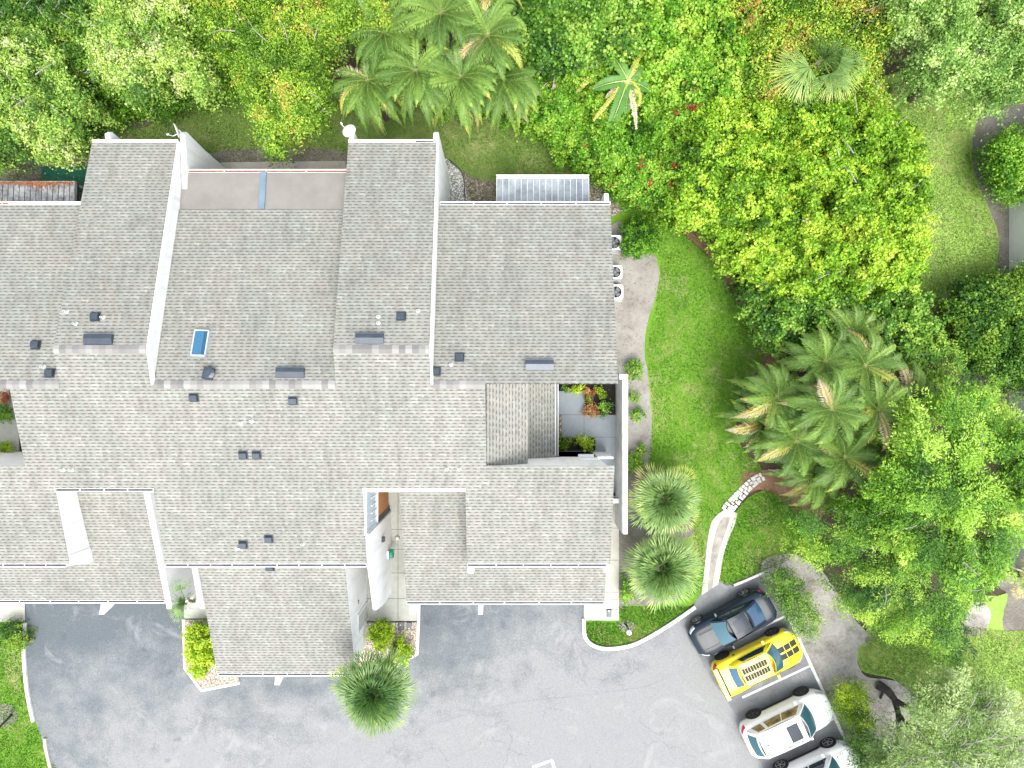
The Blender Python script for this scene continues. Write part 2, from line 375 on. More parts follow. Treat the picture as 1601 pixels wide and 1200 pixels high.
# ================================================================ GROUND
g = MB(); g.face([(-300, -300, -0.03), (300, -300, -0.03), (300, 300, -0.03), (-300, 300, -0.03)])
struct(g.build('ground', 'soil'))
LAWNS = {}
def lawn(name, pts, mat, z=0.004, sm=4, jit=1.2):
    LAWNS[name+mat] = (pts, mat); return sheet(name, pts, mat, z, sm=sm, jit=jit)
lawn('lawn', [(-300, 130), (120, 130), (380, 110), (700, 150), (800, 165), (880, 205), (945, 262), (945, 330), (-300, 330)], 'lawn_back', 0.004)
lawn('lawn', [(940, 285), (965, 297), (1020, 325), (1090, 385), (1130, 430), (1168, 500), (1195, 560), (1165, 600), (1150, 640), (1160, 700), (1192, 738), (1135, 792), (1112, 815), (1105, 860), (1098, 925), (1080, 946), (1030, 984), (985, 1006), (950, 1009), (925, 1002), (916, 985), (916, 960), (930, 920), (930, 860), (930, 780), (930, 700), (930, 600), (930, 500), (930, 400), (930, 320), (932, 275)], 'lawn_side', 0.008, sm=3, jit=0.5)
lawn('lawn', [(1150, 800), (1195, 765), (1245, 790), (1262, 830), (1240, 870), (1190, 893), (1146, 915), (1124, 905), (1130, 868)], 'lawn_side', 0.008)
lawn('lawn', [(1380, 120), (1700, 100), (1700, 420), (1580, 430), (1520, 440), (1470, 470), (1430, 510), (1400, 400), (1370, 250)], 'lawn_right', 0.008)
lawn('lawn', [(1342, 1010), (1400, 930), (1560, 930), (1720, 900), (1720, 1148), (1600, 1152), (1540, 1230), (1440, 1210), (1436, 1110), (1395, 1062), (1352, 1052), (1340, 1030)], 'lawn_right', 0.008)
lawn('lawn', [(-300, 960), (36, 960), (38, 1010), (43, 1070), (52, 1118), (64, 1150), (76, 1185), (95, 1290), (-300, 1290)], 'lawn_side', 0.008, sm=0)
sheet('asphalt_yard', [(40, 880), (40, 970), (38, 1010), (43, 1070), (52, 1118), (64, 1150), (76, 1185), (100, 1300), (110, 1500), (1480, 1500), (1333, 1186), (1246, 994), (1191, 896), (1146, 915), (1124, 908), (1110, 914), (1096, 926), (1084, 946), (1030, 985), (985, 1008), (950, 1012), (925, 1005), (913, 988), (911, 960), (911, 880)], 'asphalt', 0.012)
# darker sealed parking stalls, laid over the yard
sheet('parking_stalls', smooth([(1188, 898), (1150, 915), (1124, 911), (1097, 929), (1083, 950), (1072, 985), (1110, 1055), (1150, 1120), (1192, 1200), (1260, 1340)], 4, False, 1.5) + [(1420, 1380), (1333, 1186), (1246, 994)], 'stall', 0.016)
# beds
sheet('mulch_bed', [(-300, 235), (0, 238), (60, 245), (110, 240), (150, 245), (330, 240), (345, 234), (430, 233), (540, 238), (560, 300), (560, 360), (-300, 360)], 'mulch', 0.012, sm=4, jit=1)
sheet('mulch_bed', [(700, 260), (735, 275), (780, 285), (900, 285), (935, 290), (950, 300), (955, 340), (690, 340)], 'mixgravel', 0.012, sm=3)
sheet('gravel_bed', [(690, 250), (712, 262), (725, 280), (727, 330), (688, 330)], 'whitegravel', 0.018, sm=4)
sheet('sand_bed', [(940, 370), (968, 345), (985, 380), (1000, 395), (1022, 398), (1030, 425), (1024, 465), (1010, 510), (1007, 550), (1013, 590), (1017, 640), (1018, 700), (1008, 735), (990, 760), (990, 790), (930, 790), (930, 400)], 'sand', 0.016, sm=3, jit=0.8)
sheet('mulch_bed', [(975, 745), (1020, 735), (1060, 760), (1085, 830), (1060, 850), (1075, 900), (1060, 935), (1020, 945), (985, 945), (967, 940), (965, 800)], 'mulch', 0.02, sm=4, jit=1)
sheet('mulch_bed', [(1085, 345), (1130, 400), (1175, 470), (1215, 530), (1230, 600), (1210, 620), (1180, 600), (1190, 560), (1165, 500), (1125, 425), (1075, 370), (1010, 320), (945, 292), (935, 270), (1000, 290)], 'redmulch', 0.012, sm=4, jit=1.5)
sheet('mulch_bed', [(1195, 735), (1240, 740), (1290, 790), (1262, 825), (1230, 790), (1195, 765), (1165, 770), (1160, 740)], 'redmulch', 0.014, sm=4, jit=1)
sheet('mulch_bed', [(1190, 895), (1205, 870), (1245, 868), (1290, 900), (1330, 960), (1362, 998), (1345, 1008), (1340, 1030), (1352, 1056), (1392, 1062), (1428, 1080), (1440, 1112), (1432, 1150), (1400, 1200), (1420, 1400), (1340, 1195), (1246, 994)], 'dirt', 0.016, sm=4, jit=1)
sheet('mulch_bed', [(1700, 155), (1600, 163), (1560, 165), (1530, 185), (1519, 230), (1525, 280), (1548, 330), (1562, 380), (1558, 436), (1600, 450), (1700, 450)], 'mulch', 0.014, sm=4, jit=1)
sheet('mulch_bed', [(1436, 500), (1475, 460), (1530, 440), (1600, 440), (1620, 620), (1560, 640), (1480, 590)], 'mulch', 0.013, sm=4, jit=1)
sheet('mulch_bed', [(1560, 880), (1700, 880), (1700, 980), (1600, 985), (1570, 985), (1568, 960), (1575, 930), (1555, 910)], 'mulch', 0.014, sm=4, jit=1)
sheet('mulch_bed', [(1510, 960), (1530, 942), (1548, 955), (1545, 975), (1530, 992), (1500, 990)], 'dirt', 0.014, sm=4, jit=0.6)
sheet('mulch_bed', [(-5, 1103), (14, 1101), (27, 1113), (24, 1128), (8, 1136), (-5, 1133)], 'mulch', 0.014, sm=4, jit=0.6)
sheet('mulch_bed', [(966, 975), (978, 969), (990, 974), (992, 983), (980, 988), (969, 984)], 'dirt', 0.014, sm=4, jit=0.3)
sheet('road', [(1540, 1260), (1575, 1190), (1592, 1152), (1720, 1140), (1800, 1400), (1500, 1400)], 'asphalt', 0.014, sm=0)
# paving
def flat(name, pts, mat, z, h): return sheet(name, pts, mat, z, thick=h)
flat('walkway', [(562, 740), (650, 740), (655, 880), (655, 970), (569, 970), (569, 880), (562, 880)], 'concrete', 0.02, 0.03)
flat('walkway', [(934, 770), (967, 770), (967, 969), (912, 969), (912, 900), (934, 900)], 'concrete_pale', 0.02, 0.03)
flat('walkway', [(-60, 935), (39, 935), (39, 971), (-60, 971)], 'concrete_pale', 0.02, 0.03)
flat('walkway', [(255, 800), (330, 800), (330, 966), (288, 966), (288, 935), (255, 935)], 'concrete', 0.02, 0.03)
flat('patio', [(868, 595), (966, 595), (966, 775), (868, 775)], 'slate', 0.02, 0.03)
flat('patio', [(-60, 595), (30, 595), (30, 715), (-60, 715)], 'concrete', 0.02, 0.03)
flat('patio', [(345, 254), (540, 252), (545, 300), (345, 300)], 'concrete_worn', 0.02, 0.05)
jm = MB()
def joint(x0, y0, x1, y1, w=0.8, z=0.0525):
    dx, dy = x1-x0, y1-y0; L = math.hypot(dx, dy); nx, ny = -dy/L*w/2, dx/L*w/2
    jm.face([W(x0+nx, y0+ny)[:2]+(z,), W(x0-nx, y0-ny)[:2]+(z,), W(x1-nx, y1-ny)[:2]+(z,), W(x1+nx, y1+ny)[:2]+(z,)])
for j in ((622, 770, 622, 969), (604, 895, 640, 895), (570, 935, 655, 935), (602, 827, 640, 827), (945, 925, 966, 925), (945, 937, 966, 937), (945, 952, 966, 952),
          (912.5, 600, 912.5, 705), (872, 648, 966, 648), (878, 683, 966, 683), (602, 858, 640, 858), (935, 825, 966, 825), (935, 875, 966, 875)): joint(*j)
for j in ((264, 903, 294, 886), (264, 930, 300, 905)): joint(*j, w=2.0)
struct(jm.build('walkway_joints', 'joint'))
# curved concrete path and its stone steps
lft = smooth([(1096, 930), (1100, 893), (1104, 855), (1110, 820), (1120, 805), (1134, 795)], 4, False)
rgt = smooth([(1152, 802), (1147, 822), (1140, 838), (1130, 868), (1126, 895), (1122, 913)], 4, False)
flat('path', lft+rgt, 'concrete_pale', 0.02, 0.02)
mid = smooth([(1105, 925), (1108, 893), (1113, 855), (1121, 822), (1130, 808)], 4, False)+smooth([(1141, 808), (1134, 830), (1124, 860), (1117, 890), (1113, 918)], 4, False)
sheet('path_wear', mid, worn('path_grime', (0.16, 0.15, 0.13), (0.36, 0.34, 0.30), 1.8, 0.95), 0.0455)
st = MB(); random.seed(5)
cl = smooth([(1134, 800), (1143, 788), (1152, 778), (1163, 765), (1176, 753), (1192, 744)], 3, False)
for i in range(len(cl)-1):
    (x0, y0), (x1, y1) = cl[i], cl[i+1]; dx, dy = x1-x0, y1-y0; L = math.hypot(dx, dy); ux, uy = dx/L, dy/L; nx, ny = -uy, ux
    k = 3 if i % 2 else 2; wid = 21-i*0.45
    for j in range(k):
        a0 = -wid/2+wid*j/k+random.uniform(0.3, 0.9); a1 = -wid/2+wid*(j+1)/k-random.uniform(0.3, 0.9)
        e = random.uniform(0.2, 0.7); s0 = random.uniform(-0.8, 0.8)
        pts = [(x0+ux*(e+s0)+nx*a0, y0+uy*(e+s0)+ny*a0), (x0+ux*(e+s0)+nx*a1, y0+uy*(e+s0)+ny*a1), (x1-ux*(e-s0)+nx*a1, y1-uy*(e-s0)+ny*a1), (x1-ux*(e-s0)+nx*a0, y1-uy*(e-s0)+ny*a0)]
        pts = [(p[0]+random.uniform(-.5, .5), p[1]+random.uniform(-.5, .5)) for p in pts]
        st.prism([W(*p)[:2] for p in pts], 0.06+random.uniform(0, 0.05), 0.0)
struct(st.build('stone_path', 'stone', bevel=0.01))
# kerbs
def kerb(name, pts, w=0.16, h=0.13, mat='kerb', closed=False, sm=4, kind='structure', z0=0.0):
    p = smooth(pts, sm, closed) if sm else list(pts); p = [Vector(W(a, b)[:2]) for a, b in p]
    mb = MB(); n = len(p); L = []; R = []
    for i in range(n):
        d = (p[min(i+1, n-1)]-p[max(i-1, 0)]).normalized(); nn = Vector((-d.y, d.x))*w/2
        L.append(p[i]+nn); R.append(p[i]-nn)
    mb.prism([tuple(v) for v in L]+[tuple(v) for v in R[::-1]], z0+h, z0-0.02)
    o = mb.build(name, mat, bevel=0.015); o['kind'] = kind; return o
kerb('kerb', [(40, 973), (38, 1010), (41, 1060), (46, 1095), (53, 1127)])
kerb('kerb', [(71, 1153), (73, 1170), (80, 1200), (95, 1270)], mat='concrete_pale')
kerb('kerb', [(912, 966), (913, 990), (920, 1003), (935, 1011), (955, 1013), (985, 1008), (1010, 997), (1045, 976), (1086, 948)], w=0.19)
kerb('kerb', [(1146, 914), (1170, 904), (1192, 894)], w=0.13)
kerb('kerb', [(1230, 962), (1246, 995), (1290, 1090), (1334, 1187), (1360, 1245)], w=0.15, sm=0)
def island(name, pts, bedmat):
    sheet(name, pts, bedmat, 0.02, thick=0.08)
island('planter_bed', [(289, 968), (291, 1042), (316, 1076), (374, 1064), (374, 1015), (340, 968)], 'pebble')
kerb('kerb', [(288, 967), (290, 1043), (316, 1078), (375, 1066)], w=0.15, sm=0)
island('planter_bed', [(560, 972), (654, 972), (651, 1022), (622, 1040), (560, 1040)], 'pebble')
kerb('kerb', [(655, 940), (654, 973), (652, 1021), (622, 1039), (596, 1044)], w=0.15, sm=0)
island('courtyard_bed', [(913, 600), (966, 600), (966, 648), (914, 648)], 'blackmulch')
island('courtyard_bed', [(868, 600), (913, 600), (913, 611), (868, 611)], 'blackmulch')
island('courtyard_bed', [(870, 684), (930, 684), (930, 704), (870, 704)], 'blackmulch')
island('courtyard_bed', [(868, 648), (878, 648), (878, 684), (868, 684)], 'mixgravel')
kerb('bed_edging', [(702, 250), (718, 264), (725, 282), (727, 330)], w=0.05, h=0.07, mat='dark')
# painted stall lines
mk = MB()
def line(x0, y0, x1, y1, w=0.11, z=0.0205):
    a = Vector(W(x0, y0)[:2]); b = Vector(W(x1, y1)[:2]); d = (b-a).normalized(); n = Vector((-d.y, d.x))*w/2
    mk.face([(a+n).to_tuple()+(z,), (a-n).to_tuple()+(z,), (b-n).to_tuple()+(z,), (b+n).to_tuple()+(z,)])
for j in ((1227, 963, 1146, 1001), (1267, 1040, 1160, 1090), (1303, 1123, 1210, 1168), (1340, 1210, 1250, 1252)): line(*j)
for j in ((832, 1199, 863, 1188), (863, 1188, 869, 1215)): line(*j, w=0.13, z=0.0165)
struct(mk.build('parking_lines', 'marking'))
# the long meandering crack in the yard
ck = MB(); random.seed(3)
base = smooth([(470, 1260), (560, 1212), (640, 1148), (700, 1125), (770, 1105), (830, 1095), (900, 1088), (960, 1080), (1010, 1072), (1050, 1055), (1075, 1045)], 12, False, 0.5)
for i in range(len(base)-1):
    w = 0.55+0.5*math.sin(i*0.21)**2
    (x0, y0), (x1, y1) = base[i], base[i+1]
    ck.face([W(x0, y0-w/2)[:2]+(0.0165,), W(x0, y0+w/2)[:2]+(0.0165,), W(x1, y1+w/2)[:2]+(0.0165,), W(x1, y1-w/2)[:2]+(0.0165,)])
struct(ck.build('asphalt_crack', worn('crack_fill', (0.14, 0.145, 0.15), (0.24, 0.245, 0.25), 5, 0.9)))
# green turf mat
tm = MB(); tm.prism([W(a, b)[:2] for a, b in ((65, 261), (150, 259), (150, 302), (118, 300), (118, 290), (65, 290))], 0.05, 0.015)
tag(tm.build('turf_mat', worn('green_turf', (0.008, 0.075, 0.045), (0.018, 0.12, 0.075), 4, 0.95, fine=60)), 'dark green artificial turf mat on the ground beside the slatted patio cover', 'mat')

# ================================================================ TOWNHOUSE BUILDING
ZR, SL, LS = 7.6, 0.28, 0.36
TH = thing('townhouse_building', 'long white stucco townhouse row with pale grey shingle roofs at several levels', 'building')
def pN(x, y): return ZR-SL*y
def pNW(x, y): return ZR+0.4-SL*(y-1.43)
def pS(x, y): return ZR+SL*y
def mkplane(z0, y0): return lambda x, y: z0+LS*(y-y0)
pK = mkplane(2.9, -10.36); pI = mkplane(2.9, -10.42); pJ = mkplane(2.9, -13.85)
def roof(pts, pl, mat='shingle_x', th=0.13, label=None):
    mb = MB(); mb.prism(pts, pl, lambda x, y: pl(x, y)-th, 0, 1)
    o = mb.build('roof', [mat, 'white'], TH)
    return o
def rect(x0, x1, y0, y1): return [(x0, y0), (x1, y0), (x1, y1), (x0, y1)]
r_south = roof([(-20.7, 0), (-18.6, 0), (-18.6, 1.43), (-14.75, 1.43), (-14.75, 0), (-7.25, 0), (-7.25, 1.43), (-3.27, 1.43), (-3.27, 0), (-1.1, 0), (-1.1, -3.48), (4.36, -3.48),
      (4.36, -7.97), (-2.0, -7.97), (-2.0, -4.48), (-6.42, -4.48), (-6.42, -7.97), (-15.4, -7.97), (-15.4, -4.48), (-19.6, -4.48), (-19.6, -7.97), (-36, -7.97), (-36, -3.48), (-20.7, -3.48)], pS)
r_a = roof(rect(-36, -18.605, 0, 7.94), pN); r_c = roof(rect(-14.745, -7.255, 0, 7.72), pN); r_e = roof(rect(-3.265, 4.36, 0, 7.94), pN)
r_b = roof(rect(-18.6, -14.75, 1.43, 10.68), pNW); r_d = roof(rect(-7.25, -3.27, 1.43, 10.68), pNW)
r_k = roof(rect(-36, -16.58, -10.36, -4.3), pK); r_i = roof(rect(-5.06, 4.43, -10.42, -4.3), pI); r_j = roof(rect(-14.13, -7.5, -13.85, -7.7), pJ)
pG1 = lambda x, y: 6.4-(x+1.1)*0.5; pG2 = lambda x, y: 3.75-(x)*0.44
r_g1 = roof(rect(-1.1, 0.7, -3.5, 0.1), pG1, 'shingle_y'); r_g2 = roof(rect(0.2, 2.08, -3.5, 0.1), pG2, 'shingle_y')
pG3 = lambda x, y: 6.4+(x+20.7)*0.55
r_g3 = roof(rect(-23.5, -20.7, -3.5, 0.1), lambda x, y: 3.9+(x+20.7)*0.3 if x > -22 else 3.4, 'shingle_y') if False else None
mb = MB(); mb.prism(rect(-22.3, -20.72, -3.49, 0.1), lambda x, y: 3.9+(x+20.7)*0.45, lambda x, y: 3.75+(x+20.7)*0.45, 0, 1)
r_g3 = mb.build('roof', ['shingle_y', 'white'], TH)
# ridge caps (sub-parts)
def cap(par, x0, x1, y, z, lift=0.0):
    mb = MB(); n = max(1, int((x1-x0)/0.27)); h = 0.17
    for i in range(n):
        a = x0+(x1-x0)*i/n; b = x0+(x1-x0)*(i+1)/n; e = 0.018; t = 0.010*((i*7) % 3)/3
        mb.face([(a, y-h, z-h*SL+e+t), (b, y-h, z-h*SL+e+t), (b, y, z+e+.012+t), (a, y, z+e+.012+t)])
        mb.face([(a, y, z+e+.012+t), (b, y, z+e+.012+t), (b, y+h, z-h*SL+e+t), (a, y+h, z-h*SL+e+t)])
    return mb.build('ridge_cap', 'cap', par)
cap(r_a, -36, -18.62, -0.02, ZR); cap(r_c, -14.74, -7.26, -0.02, ZR); cap(r_e, -3.25, -1.1, -0.02, ZR)
cap(r_b, -18.6, -14.76, 1.41, ZR+0.4); cap(r_d, -7.25, -3.28, 1.41, ZR+0.4)
# white rake boards
def rake(par, x0, x1, pts, up=0.07, dn=0.22):
    mb = MB(); prof = [(y, z+up) for y, z in pts]+[(y, z-dn) for y, z in pts[::-1]]
    mb.xprism(x0, x1, prof); return mb.build('rake_board', 'white', par)
rake(r_b, -14.80, -14.70, [(0.0, 7.62), (1.43, 8.0), (10.7, pNW(0, 10.7))], 0.06, 0.16)
rake(r_d, -3.33, -3.24, [(0.0, 7.62), (1.43, 8.0), (10.7, pNW(0, 10.7))], 0.06, 0.16)
# walls
def wallblock(x0, x1, pts, name='wall'):
    mb = MB(); mb.xprism(x0, x1, pts); return mb.build(name, 'stucco', TH)
u = 0.12
wallblock(-35.8, -20.75, [(0.02, 0), (0.02, pN(0, 0)-u-.02), (7.6, pN(0, 7.6)-u), (7.6, 0)])
wallblock(-20.65, -1.15, [(-4.4, 0), (-4.4, pS(0, -4.4)-u), (0, ZR-u), (7.5, pN(0, 7.5)-u), (7.5, 0)])
wallblock(-18.57, -14.74, [(-0.05, 6), (-0.05, 7.45), (1.43, 7.88), (10.35, pNW(0, 10.35)-u), (10.35, 0), (5, 0)])
wallblock(-7.22, -3.255, [(-0.05, 6), (-0.05, 7.45), (1.43, 7.88), (10.35, pNW(0, 10.35)-u), (10.35, 0), (5, 0)])
wallblock(-3.3, 4.12, [(0.02, 0), (0.02, ZR-u-.02), (7.62, pN(0, 7.62)-u), (7.62, 0)])
wallblock(-1.95, 4.12, [(-7.7, 0), (-7.7, pS(0, -7.7)-u), (-3.52, pS(0, -3.52)-u), (-3.52, 0)])
w_f = wallblock(-15.2, -6.46, [(-7.7, 0), (-7.7, pS(0, -7.7)-u), (-4.3, pS(0, -4.3)-u), (-4.3, 0)])
wallblock(-35.8, -19.62, [(-7.7, 0), (-7.7, pS(0, -7.7)-u), (-3.52, pS(0, -3.52)-u), (-3.52, 0)])
w_k = wallblock(-35.8, -16.6, [(-10.05, 0), (-10.05, pK(0, -10.05)-u), (-4.35, pK(0, -4.35)-u), (-4.35, 0)])
w_i = wallblock(-4.9, 4.2, [(-10.1, 0), (-10.1, pI(0, -10.1)-u), (-4.36, pI(0, -4.36)-u), (-4.36, 0)])
w_j = wallblock(-14.0, -7.56, [(-13.5, 0), (-13.5, pJ(0, -13.5)-u), (-7.75, pJ(0, -7.75)-u), (-7.75, 0)])
wallblock(-1.12, 2.0, [(-3.5, 0), (-3.5, 2.75), (0, 2.75), (0, 0)])
wallblock(-1.08, 0.6, [(-3.49, 2.7), (-3.49, 5.4), (0, 5.4), (0, 2.7)])
wallblock(-22.2, -20.7, [(-3.5, 0), (-3.5, 3.1), (0, 3.1), (0, 0)])
# lanai roof and wall
wallblock(-14.6, -7.3, [(7.45, 0), (7.45, 5.2), (9.3, 4.95), (9.3, 0)])
def panroof():
    t = NT('pan_roof'); v = t.coord(); sp = t.n('SeparateXYZ'); t.l(v, sp.inputs[0])
    f = t.math('FRACT', t.math('DIVIDE', sp.outputs[1], 0.11)); a = t.noise(v, 1.2, 4, 0.6)
    c = t.ramp(a, [(0.3, (0.175, 0.166, 0.150)), (0.7, (0.215, 0.204, 0.185))])
    c = t.mix(t.math('MULTIPLY', t.math('LESS_THAN', f, 0.18), 0.22), c, (0.2, 0.19, 0.18))
    t.bump(f, 0.3, 0.01); return t.base(c, 0.7, 0, 0.3)
M['pan'] = panroof()
mb = MB(); pl = lambda x, y: 5.40-0.14*(y-7.7)
mb.prism(rect(-14.72, -7.32, 7.72, 9.44), pl, lambda x, y: pl(x, y)-.1, 0, 1)
r_l = mb.build('roof', ['pan', 'white'], TH); r_l['label'] = 'flat beige ribbed metal roof section'
mb = MB(); xa = (411.5-800)*30.8/F; mb.xprism(xa-.13, xa+.13, [(7.75, 5.47), (9.47, 5.22), (9.47, 5.12), (7.75, 5.38)])
mb.build('downspout', worn('blue_grey_metal', (0.10, 0.15, 0.20), (0.16, 0.22, 0.28), 2, 0.5), r_l)
# gutters
def gutter(par, x0, x1, y, z, side=-1, inner='gutter_dark', cover=None, step=0.95):
    w = 0.15; mb = MB(); ys = sorted((y, y+side*w))
    def B(a, b, c, d, e, f, m): mb.box(a, b, min(c, d), max(c, d), e, f, m)
    yo = y+side*w; t = 0.028
    B(x0, x1, yo-side*t*1.3, yo, z-.13, z+.01, 0)
    B(x0, x1, y+side*.003, y+side*.02, z-.13, z-.01, 0)
    B(x0, x1, y+side*.02, yo-side*t*1.3, z-.13, z-.11, 0)
    B(x0+.01, x1-.01, y+side*.021, yo-side*t*1.31, z-.11, z-.06, 1)
    B(x0, x0+.02, y+side*.021, yo-side*t*1.31, z-.109, z, 0); B(x1-.02, x1, y+side*.021, yo-side*t*1.31, z-.109, z, 0)
    k = max(1, int((x1-x0)/step))
    for i in range(1, k):
        xx = x0+(x1-x0)*i/k+random.uniform(-.06, .06)
        B(xx-.018, xx+.018, y+side*.021, yo-side*t*1.31, z-.03, z-.008, 0)
    o = mb.build('gutter', ['white', inner], par)
    if cover:
        mc = MB(); mc.box(cover[0], cover[1], min(y+side*.005, yo-side*.03), max(y+side*.005, yo-side*.03), z+.012, z+.03)
        mc.build('gutter_guard', 'white', par)
    return o
EAV = 5.40-.03
gutter(r_a, -36, -18.75, 7.94, pN(0, 7.94), 1, 'gutter_leaf', (-22.3, -18.76))
gutter(r_b, -18.6, -14.8, 10.68, pNW(0, 10.68), 1, 'gutter_dark', (-18.55, -14.82))
gutter(r_d, -7.25, -3.34, 10.68, pNW(0, 10.68), 1, 'gutter_dark', (-7.2, -4.35))
gutter(r_e, -3.2, 4.36, 7.94, pN(0, 7.94), 1, step=1.3)
gutter(r_l, -14.7, -7.34, 9.44, pl(0, 9.44), 1, 'gutter_leaf', step=1.7)
gutter(r_south, -1.98, 4.2, -7.97, pS(0, -7.97), -1, step=1.05)
gutter(r_south, -15.38, -6.45, -7.97, pS(0, -7.97), -1, step=0.95)
gutter(r_south, -36, -19.75, -7.97, pS(0, -7.97), -1, step=0.95)
gutter(r_south, -19.65, -15.4, -4.48, pS(0, -4.48), -1, step=0.9)
gutter(r_south, -6.42, -2.0, -4.48, pS(0, -4.48), -1, 'lt_metal', step=1.0)
gutter(r_k, -36, -16.65, -10.36, 2.9, -1, step=1.3)
gutter(r_i, -5.05, 4.42, -10.42, 2.9, -1, step=1.45)
gutter(r_j, -14.1, -7.5, -13.85, 2.9, -1, step=1.05)
def zgut():
    mb = MB(); z = pG2(2.08, 0); mb.box(2.085, 2.115, -3.45, 0.05, z-.12, z); mb.box(2.115, 2.2, -3.45, 0.05, z-.12, z-.08, 1); mb.box(2.2, 2.225, -3.45, 0.05, z-.12, z)
    return mb.build('gutter', ['white', 'gutter_dark'], r_g2)
zgut()
# fin walls
def fin(x0, x1, prof, label=None):
    mb = MB(); mb.xprism(x0, x1, prof); o = mb.build('fin_wall', 'stucco', TH); return o
for xa, xb in ((-17.98, -17.78), (-14.68, -14.46), (-7.2, -7.0), (-3.47, -3.262)):
    fin(xa, xb, [(7.3, 0), (7.3, 5.2), (10.36, 5.34), (11.05, 5.5), (11.2, 5.3), (11.0, 3.4), (10.85, 0)])
fin(4.13, 4.33, [(7.3, 0), (7.3, 5.2), (8.1, 5.2), (8.55, 5.0), (8.4, 0)])
fin(-16.58+.02, -16.30, [(-4.6, 4.3), (-4.6, 5.04), (-10.36, 3.0), (-10.8, 2.85), (-10.8, 0), (-4.6, 0)])
fin(-14.34, -14.135, [(-7.8, 0), (-7.8, 5.2), (-10.1, 4.4), (-10.35, 4.2), (-10.35, 0)])
fin(-6.455, -6.28, [(-6.62, 0), (-6.62, 5.55), (-8.2, 5.12), (-10.5, 3.9), (-10.75, 2.6), (-10.95, 0)])
fin(-1.98, -1.72, [(-7.75, 0), (-7.75, 5.15), (-8.5, 5.0), (-8.6, 4.4), (-8.0, 3.0), (-7.9, 0)])
fin(4.13, 4.33, [(-7.75, 0), (-7.75, 5.15), (-8.45, 5.0), (-8.45, 4.4), (-8.0, 3.0), (-7.9, 0)])
for xa, xb in ((-24.75, -24.5), (-19.8, -19.55), (-1.62, -1.4), (-4.9, -4.62)):
    fin(xa, xb, [(-10.0, 0), (-10.0, 2.6), (-10.7, 2.75), (-11.05, 2.9), (-10.9, 2.2), (-10.5, 1.2), (-10.4, 0)])
fin(-19.79, -19.6, [(-7.6, 3.0), (-7.6, 5.3), (-8.1, 5.15), (-8.35, 4.0), (-8.3, 3.0)])
fin(-11.4, -11.15, [(-13.4, 0), (-13.4, 2.6), (-14.2, 2.75), (-14.45, 2.85), (-14.3, 2.1), (-13.9, 1.2), (-13.8, 0)])
# courtyard wall between courtyard and south block, ledges
mb = MB(); mb.box(2.1, 4.9, -3.62, -3.52, 0.03, 2.6); mb.build('wall', 'stucco', TH)
for yy, xa, xb, zz in ((-3.5, 3.2, 3.95, 2.6), (-3.5, 3.16, 4.0, 4.3)):
    mb = MB(); mb.box(xa, xb, yy-0.01, yy+.11, zz, zz+.08); mb.build('window_sill', 'white', TH)
# south block window openings on courtyard wall, garage doors, side door, entry
def panel(name, x0, x1, y0, y1, z0, z1, mat, par=TH): mb = MB(); mb.box(x0, x1, y0, y1, z0, z1); return mb.build(name, mat, par)
M['glass'] = NT('window_glass').base((0.05, 0.09, 0.13), 0.08, 0.0, 0.8)
M['paleglass'] = NT('pale_glass').base((0.42, 0.52, 0.62), 0.1, 0.0, 0.8)
M['wood'] = ground_mat('cedar_wood', [(0.3, (0.30, 0.13, 0.05)), (0.5, (0.42, 0.20, 0.08)), (0.7, (0.52, 0.28, 0.13))], 0.7, 6, 30, 0.3)
for (x0, x1, y) in ((-4.4, -1.9, -10.1), (-1.2, 3.6, -10.1), (-13.4, -11.6, -13.5), (-10.9, -8.1, -13.5), (-24.2, -20.2, -10.05), (-19.2, -17.0, -10.05)):
    gd = MB(); gd.box(x0, x1, y-.06, y-.004, 0.03, 2.15)
    for k in range(1, 4): gd.box(x0+.02, x1-.02, y-.068, y-.058, 0.03+k*.53-.012, 0.03+k*.53+.012, 1)
    gd.build('garage_door', ['white', 'grey_metal'], TH)
win = panel('window', -6.452, -6.40, -6.6, -4.45, 3.35, 5.85, 'paleglass')
mb = MB()
for k in range(7): mb.box(-6.40, -6.37, -6.58+k*.34, -6.58+k*.34+.04, 3.35, 4.6)
mb.build('louvre_slats', 'white', win)
mb = MB(); mb.box(-6.40, -6.34, -6.6, -4.45, 3.2, 3.36); mb.box(-6.40, -6.34, -6.56, -4.45, 5.8, 5.9); mb.box(-6.40, -6.345, -6.6, -6.56, 3.36, 5.9)
mb.build('window_frame', 'white', win)
dr = panel('door', -6.452, -6.38, -6.35, -4.45, 0.35, 2.95, 'wood'); dr['label'] = 'orange cedar entry panel beside the walkway'
mb = MB(); mb.box(-6.455, -6.36, -6.6, -6.35, 0.04, 3.1); mb.build('door_frame', 'dark', dr)
sd = panel('door', -7.562, -7.53, -12.18, -11.38, 0.05, 2.15, worn('grey_door', (0.42, 0.43, 0.41), (0.5, 0.51, 0.49), 3, 0.6))
sd['label'] = 'grey side door of the garage'
mb = MB(); mb.box(-7.56, -7.50, -12.26, -12.18, 0.04, 2.22); mb.box(-7.56, -7.50, -11.38, -11.30, 0.04, 2.22); mb.box(-7.56, -7.50, -12.18, -11.38, 2.15, 2.22); mb.build('door_frame', 'white', sd)
